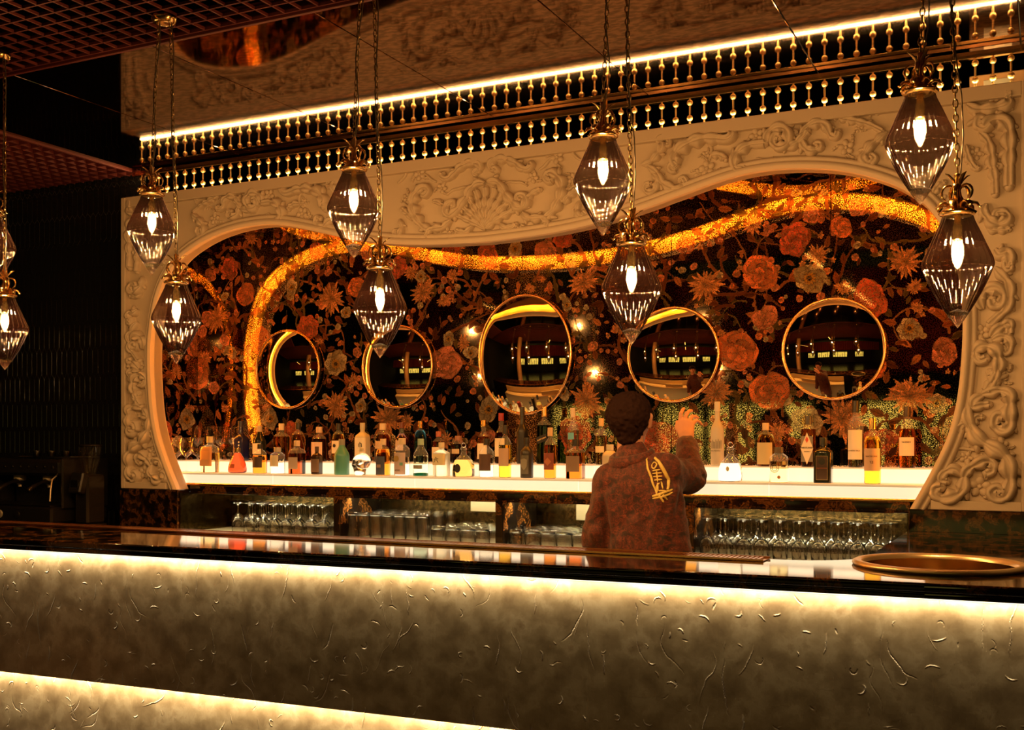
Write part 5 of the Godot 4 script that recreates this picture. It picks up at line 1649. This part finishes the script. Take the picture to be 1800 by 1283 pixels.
# ---------------------------------------------------------------- smooth bodies: capsules joined on a grid, meshed as surface nets
class Field:
	var o: Vector3
	var c: float
	var n: Vector3i
	var d := PackedFloat32Array()
	func _init(lo: Vector3, hi: Vector3, cell: float) -> void:
		o = lo
		c = cell
		n = Vector3i(((hi - lo) / cell).ceil()) + Vector3i.ONE
		d.resize(n.x * n.y * n.z)
		d.fill(9.0)
	func capsule(a: Vector3, b: Vector3, ra: float, rb: float, k := 0.03, flat := 1.0) -> void:
		var s := Vector3(1, 1, flat)
		var A := a * s
		var ab := (b - a) * s
		var l2 := maxf(ab.length_squared(), 1e-9)
		var m := maxf(ra, rb) + k + c * 2.0
		var lo := Vector3i(((a.min(b) - Vector3.ONE * m - o) / c).floor()).clamp(Vector3i.ZERO, n - Vector3i.ONE)
		var hi := Vector3i(((a.max(b) + Vector3.ONE * m - o) / c).ceil()).clamp(Vector3i.ZERO, n - Vector3i.ONE)
		for z in range(lo.z, hi.z + 1):
			for y in range(lo.y, hi.y + 1):
				var at := (z * n.y + y) * n.x
				for x in range(lo.x, hi.x + 1):
					var p := (o + Vector3(x, y, z) * c) * s
					var t := clampf((p - A).dot(ab) / l2, 0.0, 1.0)
					var e := (p - A - ab * t).length() - lerpf(ra, rb, t)
					var f := d[at + x]
					var h := maxf(k - absf(e - f), 0.0) / k
					d[at + x] = minf(e, f) - h * h * k * 0.25
	func carve(p0: Vector3, r: float) -> void:
		var lo := Vector3i(((p0 - Vector3.ONE * (r + c * 2) - o) / c).floor()).clamp(Vector3i.ZERO, n - Vector3i.ONE)
		var hi := Vector3i(((p0 + Vector3.ONE * (r + c * 2) - o) / c).ceil()).clamp(Vector3i.ZERO, n - Vector3i.ONE)
		for z in range(lo.z, hi.z + 1):
			for y in range(lo.y, hi.y + 1):
				for x in range(lo.x, hi.x + 1):
					var e := r - (o + Vector3(x, y, z) * c - p0).length()
					var i := (z * n.y + y) * n.x + x
					d[i] = maxf(d[i], e)
	func under(y0: float) -> void:            # cut away what lies below y0
		for z in n.z:
			for y in n.y:
				var e := y0 - (o.y + y * c)
				for x in n.x:
					var i := (z * n.y + y) * n.x + x
					d[i] = maxf(d[i], e)
	func ruffle(noise: FastNoiseLite, amount: float) -> void:
		for i in d.size():
			if absf(d[i]) < 0.05:
				var x := i % n.x
				var y := (i / n.x) % n.y
				var z := i / (n.x * n.y)
				d[i] += noise.get_noise_3d((o.x + x * c) * 100.0, (o.y + y * c) * 100.0, (o.z + z * c) * 100.0) * amount
	func front_z(x: float, y: float) -> float:    # the surface nearest to the room at (x, y)
		var ix := clampi(int((x - o.x) / c), 0, n.x - 1)
		var iy := clampi(int((y - o.y) / c), 0, n.y - 1)
		for z in range(n.z - 2, -1, -1):
			var b := d[(z * n.y + iy) * n.x + ix]
			if b < 0.0:
				var a := d[((z + 1) * n.y + iy) * n.x + ix]
				return o.z + (z + b / (b - a)) * c
		return o.z
	func net(mb: MB) -> void:
		var id := PackedInt32Array()
		id.resize(d.size())
		id.fill(-1)
		var sx := 1
		var sy := n.x
		var sz := n.x * n.y
		var corner := [0, sx, sy, sx + sy, sz, sx + sz, sy + sz, sx + sy + sz]
		var cp := [Vector3(0, 0, 0), Vector3(1, 0, 0), Vector3(0, 1, 0), Vector3(1, 1, 0), Vector3(0, 0, 1), Vector3(1, 0, 1), Vector3(0, 1, 1), Vector3(1, 1, 1)]
		var edges := [[0, 1], [2, 3], [4, 5], [6, 7], [0, 2], [1, 3], [4, 6], [5, 7], [0, 4], [1, 5], [2, 6], [3, 7]]
		for z in n.z - 1:
			for y in n.y - 1:
				for x in n.x - 1:
					var i := z * sz + y * sy + x
					if absf(d[i]) > c * 4.0:
						continue
					var inside := 0
					for k in 8:
						if d[i + corner[k]] < 0.0:
							inside += 1
					if inside == 0 or inside == 8:
						continue
					var s := Vector3.ZERO
					var m := 0
					for e in edges:
						var a := d[i + corner[e[0]]]
						var b := d[i + corner[e[1]]]
						if (a < 0.0) != (b < 0.0):
							s += cp[e[0]].lerp(cp[e[1]], a / (a - b))
							m += 1
					id[i] = mb.add(o + (Vector3(x, y, z) + s / m) * c)
		for z in range(1, n.z - 1):
			for y in range(1, n.y - 1):
				for x in range(1, n.x - 1):
					var i := z * sz + y * sy + x
					var a := d[i]
					if absf(a) > c * 3.0:
						continue
					for ax in 3:
						var st: int = [sx, sy, sz][ax]
						var b := d[i + st]
						if (a < 0.0) == (b < 0.0):
							continue
						var u: int = [sy, sz, sx][ax]
						var w: int = [sz, sx, sy][ax]
						var q := [id[i - u - w], id[i - w], id[i], id[i - u]]
						if q.has(-1):
							continue
						if a < 0.0:
							mb.quad(q[0], q[1], q[2], q[3])
						else:
							mb.quad(q[3], q[2], q[1], q[0])

# ---------------------------------------------------------------- the bartender
func build_person() -> void:
	var P := thing("person", "bartender in a rust brown patterned jacket reaching up to the shelf, seen from behind", "person", Vector3(0, 0, 0))
	# skin: head, neck, inner body, arms and hands, one surface
	var mb := MB.new()
	var f := Field.new(Vector3(-1.80, 0.0, 0.40), Vector3(-1.20, 1.56, 0.98), 0.017)
	f.capsule(Vector3(-1.46, 0.95, 0.80), Vector3(-1.48, 1.36, 0.80), 0.10, 0.10, 0.03, 1.4)
	f.capsule(Vector3(-1.59, 1.36, 0.80), Vector3(-1.39, 1.38, 0.80), 0.04, 0.04, 0.03)
	f.capsule(Vector3(-1.52, 1.38, 0.80), Vector3(-1.533, 1.54, 0.785), 0.056, 0.052, 0.03)
	f.capsule(Vector3(-1.61, 1.35, 0.80), Vector3(-1.672, 1.12, 0.80), 0.042, 0.036)
	f.capsule(Vector3(-1.672, 1.12, 0.80), Vector3(-1.70, 0.90, 0.72), 0.036, 0.028)
	f.capsule(Vector3(-1.70, 0.90, 0.72), Vector3(-1.69, 0.84, 0.69), 0.034, 0.026)
	f.capsule(Vector3(-1.385, 1.39, 0.80), Vector3(-1.338, 1.375, 0.60), 0.042, 0.036)
	f.capsule(Vector3(-1.338, 1.375, 0.60), Vector3(-1.405, 1.520, 0.44), 0.036, 0.026)
	for s in [-1.0, 1.0]:
		f.capsule(Vector3(-1.46 + s * 0.08, 0.93, 0.80), Vector3(-1.46 + s * 0.09, 0.50, 0.79), 0.065, 0.045)
		f.capsule(Vector3(-1.46 + s * 0.09, 0.50, 0.79), Vector3(-1.46 + s * 0.09, 0.07, 0.82), 0.045, 0.03)
		f.capsule(Vector3(-1.46 + s * 0.09, 0.04, 0.83), Vector3(-1.46 + s * 0.10, 0.035, 0.66), 0.035, 0.03)
	f.net(mb)
	var hd := Field.new(Vector3(-1.66, 1.46, 0.64), Vector3(-1.42, 1.74, 0.92), 0.005)
	hd.capsule(Vector3(-1.537, 1.627, 0.790), Vector3(-1.537, 1.625, 0.760), 0.083, 0.078, 0.02)
	hd.capsule(Vector3(-1.537, 1.560, 0.735), Vector3(-1.537, 1.535, 0.712), 0.056, 0.040, 0.03)
	hd.capsule(Vector3(-1.530, 1.46, 0.79), Vector3(-1.535, 1.56, 0.785), 0.056, 0.052, 0.02)
	hd.capsule(Vector3(-1.537, 1.622, 0.690), Vector3(-1.537, 1.585, 0.665), 0.008, 0.014, 0.012)   # nose
	hd.capsule(Vector3(-1.575, 1.640, 0.698), Vector3(-1.499, 1.640, 0.698), 0.014, 0.014, 0.015)   # brow
	hd.capsule(Vector3(-1.556, 1.553, 0.690), Vector3(-1.518, 1.553, 0.690), 0.009, 0.009, 0.008)   # lips
	hd.carve(Vector3(-1.567, 1.617, 0.676), 0.014)
	hd.carve(Vector3(-1.507, 1.617, 0.676), 0.014)
	for s in [-1.0, 1.0]:
		hd.capsule(Vector3(-1.537 + s * 0.080, 1.622, 0.775), Vector3(-1.537 + s * 0.077, 1.583, 0.768), 0.017, 0.011, 0.008)
		hd.carve(Vector3(-1.537 + s * 0.094, 1.612, 0.762), 0.008)
	hd.net(mb)
	# raised right hand: palm towards the wall, forefinger pointing up, the others half curled
	var h := Field.new(Vector3(-1.50, 1.48, 0.27), Vector3(-1.32, 1.69, 0.50), 0.0032)
	h.capsule(Vector3(-1.398, 1.505, 0.452), Vector3(-1.410, 1.545, 0.420), 0.027, 0.026, 0.02)
	for k in 4:
		var kx := -1.449 + k * 0.0178
		var kn := Vector3(kx, 1.606 - absf(k - 1.2) * 0.005, 0.380)
		h.capsule(Vector3(-1.424 + k * 0.010, 1.545, 0.418), kn, 0.017, 0.0125, 0.016)
		var ln: float = [0.046, 0.050, 0.047, 0.038][k]
		var d1 := Vector3(-0.05 + 0.10 * k, 0.90 - 0.16 * k, -0.42 - 0.16 * k).normalized()
		var d2 := Vector3(0.02 + 0.10 * k, 0.60 - 0.30 * k, -0.75).normalized()
		var a1 := kn + d1 * ln
		var a2 := a1 + d2 * ln * 0.62
		h.capsule(kn, a1, 0.0102, 0.0090, 0.005)
		h.capsule(a1, a2, 0.0090, 0.0075, 0.003)
		h.capsule(a2, a2 + (d2 + Vector3(0, -0.3, 0)).normalized() * ln * 0.42, 0.0075, 0.0065, 0.003)
	h.capsule(Vector3(-1.428, 1.552, 0.412), Vector3(-1.461, 1.582, 0.384), 0.0155, 0.0115, 0.010)
	h.capsule(Vector3(-1.461, 1.582, 0.384), Vector3(-1.470, 1.606, 0.352), 0.0112, 0.0085, 0.004)
	h.net(mb)
	part("body", mb, M.skin, P)
	# hair
	var hr := Field.new(Vector3(-1.68, 1.48, 0.66), Vector3(-1.40, 1.76, 0.94), 0.0065)
	hr.capsule(Vector3(-1.537, 1.636, 0.800), Vector3(-1.537, 1.642, 0.765), 0.090, 0.084, 0.02)
	hr.capsule(Vector3(-1.537, 1.610, 0.815), Vector3(-1.533, 1.550, 0.812), 0.078, 0.052, 0.03)
	var hn := FastNoiseLite.new()
	hn.frequency = 0.5
	hn.seed = 6
	hr.ruffle(hn, 0.013)
	for s in [-1.0, 1.0]:
		hr.carve(Vector3(-1.537 + s * 0.098, 1.600, 0.765), 0.026)
	hr.carve(Vector3(-1.537, 1.56, 0.655), 0.105)
	var hm := MB.new()
	hr.net(hm)
	part("hair", hm, M.hair, P)
	# jacket
	var j := Field.new(Vector3(-1.84, 0.60, 0.36), Vector3(-1.16, 1.56, 1.02), 0.0105)
	j.capsule(Vector3(-1.445, 0.72, 0.80), Vector3(-1.445, 1.08, 0.80), 0.190, 0.165, 0.04, 1.40)
	j.capsule(Vector3(-1.445, 1.08, 0.80), Vector3(-1.475, 1.31, 0.80), 0.162, 0.160, 0.04, 1.42)
	j.capsule(Vector3(-1.605, 1.366, 0.80), Vector3(-1.385, 1.398, 0.80), 0.062, 0.062, 0.06)
	j.capsule(Vector3(-1.515, 1.40, 0.805), Vector3(-1.523, 1.462, 0.800), 0.078, 0.064, 0.03)
	j.capsule(Vector3(-1.612, 1.350, 0.80), Vector3(-1.670, 1.12, 0.805), 0.068, 0.060, 0.03)
	j.capsule(Vector3(-1.670, 1.12, 0.805), Vector3(-1.700, 0.92, 0.73), 0.062, 0.050, 0.02)
	j.capsule(Vector3(-1.385, 1.392, 0.80), Vector3(-1.335, 1.372, 0.600), 0.070, 0.066, 0.04)
	j.capsule(Vector3(-1.335, 1.372, 0.600), Vector3(-1.397, 1.508, 0.452), 0.066, 0.047, 0.02)
	var jn := FastNoiseLite.new()
	jn.frequency = 0.085
	jn.seed = 3
	jn.fractal_octaves = 3
	j.ruffle(jn, 0.016)
	for e in [[-1.33, 1.33, -1.36, 1.12], [-1.37, 1.30, -1.42, 1.00], [-1.58, 1.30, -1.55, 1.05], [-1.47, 1.20, -1.40, 0.92], [-1.53, 1.12, -1.46, 0.88], [-1.64, 1.28, -1.685, 1.06], [-1.655, 1.15, -1.62, 1.02]]:
		var a := Vector3(e[0], e[1], j.front_z(e[0], e[1]) - 0.008)
		var b := Vector3(e[2], e[3], j.front_z(e[2], e[3]) - 0.010)
		j.capsule(a, b, 0.024, 0.014, 0.022)      # folds pulled by the raised arm
	for k in 3:                       # creases at the raised elbow
		j.carve(Vector3(-1.262, 1.405 - k * 0.022, 0.66 - k * 0.03), 0.020)
	var jm := MB.new()
	j.net(jm)
	part("jacket", jm, M.jacket, P)
	var col := MB.new()                       # turned-down collar
	var pts := []
	for k in 15:
		var a := -0.5 + (PI + 1.0) * k / 14.0
		pts.append(Vector3(-1.522 + cos(a) * 0.082, 1.452 - 0.018 * sin(a) + 0.010 * cos(a), 0.800 + sin(a) * 0.072))
	tube(col, pts, 0.016, 8, false, 1.7, Vector3.UP)
	part("collar", col, M.jacket, P)
	var tr := MB.new()
	var tf := Field.new(Vector3(-1.72, 0.05, 0.62), Vector3(-1.18, 0.98, 0.98), 0.016)
	tf.capsule(Vector3(-1.50, 0.92, 0.80), Vector3(-1.40, 0.92, 0.80), 0.11, 0.11, 0.04)
	for s in [-1.0, 1.0]:
		tf.capsule(Vector3(-1.45 + s * 0.08, 0.90, 0.80), Vector3(-1.46 + s * 0.09, 0.50, 0.79), 0.095, 0.075, 0.03)
		tf.capsule(Vector3(-1.46 + s * 0.09, 0.50, 0.79), Vector3(-1.46 + s * 0.09, 0.10, 0.82), 0.075, 0.06, 0.02)
	tf.net(tr)
	part("trousers", tr, M.trousers, P)
	# gold embroidered emblem on the back: two curved blades, a small figure, a crossed knot
	var em := MB.new()
	for s in [[0.0052, [-1.425, 1.466, -1.417, 1.437, -1.4, 1.401, -1.386, 1.364, -1.367, 1.326]], [0.0085, [-1.395, 1.469, -1.367, 1.448, -1.346, 1.412, -1.332, 1.376, -1.332, 1.344]], [0.0034, [-1.397, 1.443, -1.389, 1.451, -1.378, 1.443, -1.384, 1.427, -1.395, 1.43, -1.397, 1.443]], [0.0034, [-1.392, 1.417, -1.362, 1.422]], [0.0034, [-1.392, 1.406, -1.356, 1.409]], [0.0034, [-1.389, 1.393, -1.354, 1.396]], [0.0034, [-1.384, 1.38, -1.354, 1.383]], [0.0036, [-1.378, 1.422, -1.37, 1.375]], [0.004, [-1.37, 1.37, -1.365, 1.339]], [0.004, [-1.356, 1.375, -1.348, 1.347]], [0.0036, [-1.362, 1.37, -1.373, 1.354, -1.367, 1.333]], [0.0058, [-1.386, 1.317, -1.362, 1.323, -1.313, 1.344]], [0.0046, [-1.384, 1.308, -1.34, 1.318, -1.313, 1.333]], [0.005, [-1.359, 1.328, -1.34, 1.295]], [0.0046, [-1.348, 1.334, -1.329, 1.303]], [0.004, [-1.362, 1.339, -1.335, 1.339]]]:
		var flat := []
		for i in range(0, s[1].size(), 2):
			flat.append(Vector2(s[1][i] - 0.012, s[1][i + 1] - 0.012))
		var path := []
		for p in spline(flat, 4):
			path.append(Vector3(p.x, p.y, j.front_z(p.x, p.y) + 0.001))
		var rad := []
		for i in path.size():
			rad.append(s[0] * (0.6 + 0.4 * sin(PI * i / maxf(path.size() - 1.0, 1.0))))
		tube(em, path, rad, 6, false, 0.5, Vector3.BACK)
	part("embroidered_emblem", em, M.gold_thread, P)

# ---------------------------------------------------------------- espresso machine and grinder
func build_coffee() -> void:
	var m := thing("espresso_machine", "black two-group espresso machine on the counter left of the frame", "espresso machine", Vector3(-5.68, 0.985, 0.12))
	part("base", bx(-0.35, 0.31, 0.035, 0.135, -0.22, 0.22, 0.012), M.black_gloss, m)
	part("drip_tray", bx(-0.33, 0.29, 0.135, 0.145, -0.05, 0.21, 0.003), M.dark_steel, m)
	part("back_panel", bx(-0.31, 0.27, 0.14, 0.33, -0.21, -0.04, 0.006), M.black_gloss, m)
	part("head", bx(-0.33, 0.29, 0.32, 0.42, -0.21, 0.14, 0.018), M.black_gloss, m)
	part("cup_rail", tube(MB.new(), [Vector3(-0.31, 0.435, 0.11), Vector3(0.27, 0.435, 0.11), Vector3(0.27, 0.435, -0.19), Vector3(-0.31, 0.435, -0.19)], 0.004, 6, true), M.dark_steel, m)
	for s in [-1.0, 1.0]:
		part("side_panel", bx(-0.02 + s * 0.335 - 0.012, -0.02 + s * 0.335 + 0.012, 0.12, 0.43, -0.21, 0.15, 0.008), M.black_gloss, m)
		part("foot", lathe(MB.new(), v3([[0, 0], [0.022, 0], [0.026, 0.02], [0.018, 0.036], [0, 0.036]]), 14), M.dark_steel, m, Vector3(-0.02 + s * 0.28, 0, 0.16))
		part("foot", lathe(MB.new(), v3([[0, 0], [0.022, 0], [0.026, 0.02], [0.018, 0.036], [0, 0.036]]), 14), M.dark_steel, m, Vector3(-0.02 + s * 0.28, 0, -0.16))
		part("group_head", lathe(MB.new(), v3([[0, 0.285], [0.034, 0.285], [0.038, 0.295], [0.038, 0.32], [0, 0.325]]), 18), M.steel, m, Vector3(-0.02 + s * 0.13, 0, 0.06))
		var hnd := part("portafilter", tube(MB.new(), [Vector3(0, 0.283, 0.06), Vector3(0.01, 0.278, 0.13), Vector3(0.02, 0.255, 0.20), Vector3(0.025, 0.235, 0.24)], [0.030, 0.010, 0.013, 0.014], 10), M.black_gloss, m, Vector3(-0.02 + s * 0.13, 0, 0))
		part("spout", lathe(MB.new(), v3([[0.0, 0.245], [0.010, 0.245], [0.013, 0.262], [0.0, 0.266]]), 10), M.steel, hnd, Vector3(0, 0, 0.06))
		part("steam_wand", tube(MB.new(), [Vector3(0, 0.32, 0.12), Vector3(s * 0.02, 0.30, 0.17), Vector3(s * 0.03, 0.24, 0.19), Vector3(s * 0.035, 0.17, 0.20)], 0.0045, 8), M.steel, m, Vector3(-0.02 + s * 0.26, 0, 0))
		part("gauge", lathe(MB.new(), v3([[0, 0], [0.024, 0], [0.026, 0.004], [0.022, 0.008], [0, 0.008]]), 20, Transform3D(Basis(Vector3.RIGHT, PI / 2), Vector3.ZERO)), M.steel if s < 0 else M.black_gloss, m, Vector3(-0.06 + s * 0.075, 0.085, 0.218))
	for k in 8:
		part("button", lathe(MB.new(), v3([[0, 0], [0.010, 0], [0.008, 0.005], [0, 0.006]]), 12, Transform3D(Basis(Vector3.RIGHT, PI / 2), Vector3.ZERO)), M.dark_steel, m, Vector3(-0.26 + k * 0.07, 0.375, 0.139))
	words(m, "ASTORIA", 0.018, Vector3(-0.26, 0.085, 0.2205), lin(0.10, 0.10, 0.09))
	var cup := lathe(MB.new(), v3([[0, 0.0], [0.016, 0.0], [0.020, 0.006], [0.030, 0.035], [0.031, 0.05]]), 18).mesh()
	for k in 3:
		single("cup", cup, M.dark_steel, "small metal cup on top of the espresso machine", "cup", Vector3(-5.83 + k * 0.13, 0.985 + 0.4205, 0.05), "cups on the espresso machine")
	var g := thing("coffee_grinder", "black coffee grinder with clear hopper beside the espresso machine", "coffee grinder", Vector3(-5.255, 0.985, 0.17))
	part("body", bx(-0.055, 0.055, 0.03, 0.33, -0.09, 0.05, 0.012), M.black_gloss, g)
	part("base", bx(-0.065, 0.065, 0.0, 0.03, -0.10, 0.12, 0.008), M.black_gloss, g)
	part("head", box(MB.new(), Vector3(0, 0.28, 0.07), Vector3(0.10, 0.13, 0.05), 0.008, Basis(Vector3.RIGHT, -0.25)), M.black_gloss, g)
	part("hopper", lathe(MB.new(), v3([[0.030, 0.33], [0.040, 0.36], [0.066, 0.44], [0.068, 0.50]]), 20), M.stemware, g, Vector3(0, 0, -0.02))
	part("hopper_lid", lathe(MB.new(), v3([[0, 0.50], [0.070, 0.50], [0.070, 0.512], [0, 0.516]]), 20), M.black_gloss, g, Vector3(0, 0, -0.02))
	part("display", bx(-0.03, 0.03, 0.255, 0.30, 0.0, 0.004), M.dark_steel, g, Vector3(0, 0, 0.098))

# ---------------------------------------------------------------- the far side of the room, seen in the round mirrors
func build_far_side() -> void:
	var c := thing("timber_column", "octagonal timber column between the bar and the lounge", "column", Vector3(-4.3, 0, 3.0))
	part("shaft", lathe(MB.new(), v3([[0.0, 0.0], [0.20, 0.0], [0.20, 0.0], [0.20, 3.2], [0.20, 3.2], [0.0, 3.2]]), 8), M.wood, c)
	var v := thing("red_valance", "deep red pleated valance hanging across the lounge", "valance", Vector3(0, 0, 7.6))
	for k in 44:
		var x := -8.4 + k * 0.30
		var mb := MB.new()
		mb.face([Vector3(x, 2.35, 0), Vector3(x, 3.6, 0), Vector3(x + 0.15, 3.6, -0.07), Vector3(x + 0.15, 2.28, -0.07)])
		mb.face([Vector3(x + 0.15, 2.28, -0.07), Vector3(x + 0.15, 3.6, -0.07), Vector3(x + 0.30, 3.6, 0), Vector3(x + 0.30, 2.35, 0)])
		part("pleat", mb, M.red_cloth, v)
	var g := glow(Color(0.80, 0.72, 0.30), 0.55)
	for k in 4:
		var x: float = [-7.2, -4.4, -1.2, 2.4][k]
		var w: float = [1.6, 2.4, 2.6, 1.6][k]
		var d := thing("display_cabinet", ["narrow backlit cabinet by the lounge corner", "wide backlit cabinet facing the bar's left half", "widest backlit cabinet facing the bar's right half", "backlit cabinet by the lounge entrance"][k], "cabinet", Vector3(x, 0, 10.6))
		part("light_panel", bx(-w / 2, w / 2, 1.15, 2.1, 0.1, 0.12), g, d)
		part("carcass", bx(-w / 2 - 0.05, w / 2 + 0.05, 0.0, 1.1, -0.1, 0.25, 0.01), M.dark_wall, d)
		part("shelf", bx(-w / 2, w / 2, 1.55, 1.57, -0.1, 0.09), M.wood, d)
		for j in 7:
			part("upright", bx(-w / 2 + j * w / 6.0 - 0.04, -w / 2 + j * w / 6.0 + 0.04, 1.1, 1.5 + 0.3 * (j % 3), -0.06, 0.05, 0.01), M.black, d)
		area("cabinet_light", d, Vector3(0, 1.6, 0.09), Vector3(0, 0, -1), Vector2(w, 0.9), 0.25 * w, Color(0.9, 0.8, 0.4))

func build_room_lamps() -> void:      # bare linear lamps in the room that face the bar, seen as bars of light in the round mirrors
	var k := 0
	for q in [[-1.85, 3.75, 0.75], [-1.85, 6.3, 2.2], [-6.0, 6.3, 2.2]]:
		var t := thing("linear_lamp", ["short linear ceiling lamp over the bar stools", "long linear ceiling lamp over the lounge", "long linear ceiling lamp behind the timber column"][k], "lamp", Vector3(q[0], 3.12, q[1]))
		k += 1
		var d := Vector3(0, -1, 0)
		var al := Vector3(0, 0, 1)
		var w: float = q[2]
		var zz := -d
		var xx := (al - zz * al.dot(zz)).normalized()
		var bas := Basis(xx, zz.cross(xx), zz)
		part("housing", box(MB.new(), zz * 0.03, Vector3(w + 0.02, 0.05, 0.05), 0.006, bas), M.black, t)
		part("lamp_diffuser", box(MB.new(), Vector3.ZERO, Vector3(w, 0.03, 0.008), 0.001, bas), glow(Color(1.0, 0.70, 0.30), 0.9), t)
		part("hanger", tube(MB.new(), [Vector3(0, 0.05, 0.0), Vector3(0, 0.62, 0.0)], 0.004, 6), M.black, t)
		area("lamp_light", t, d * 0.007, d, Vector2(w, 0.03), 0.06 * w, Color(1.0, 0.72, 0.36), al)

# ----------------------------------------------------------------
const BULB := 1.7

func _ready() -> void:
	var cam := Camera3D.new()
	cam.name = "camera"
	add_child(cam)
	cam.position = Vector3(0, 1.53, 5.03)
	cam.rotation.y = atan(940.0 / 1924.0)
	var near := 0.05
	cam.set_frustum(near * 1283.0 / 1924.0, Vector2(0.0, near * (772.0 - 641.5) / 1924.0), near, 60.0)
	cam.current = true
	var we := WorldEnvironment.new()
	we.name = "environment"
	var env := Environment.new()
	env.background_mode = Environment.BG_COLOR
	env.background_color = Color(0.0, 0.0, 0.0)
	env.tonemap_mode = Environment.TONE_MAPPER_LINEAR
	env.tonemap_exposure = 1.0
	env.sdfgi_enabled = true
	env.ssao_enabled = true
	env.ssil_enabled = true
	we.environment = env
	add_child(we)
	make_materials()
	build_room()
	build_niche()
	build_frame()
	build_beads()
	build_light_shelf()
	build_service_box()
	build_back_bar()
	build_bar()
	build_mirrors()
	build_pendants()
	build_person()
	build_bottles()
	build_coffee()
	build_far_side()
	build_room_lamps()
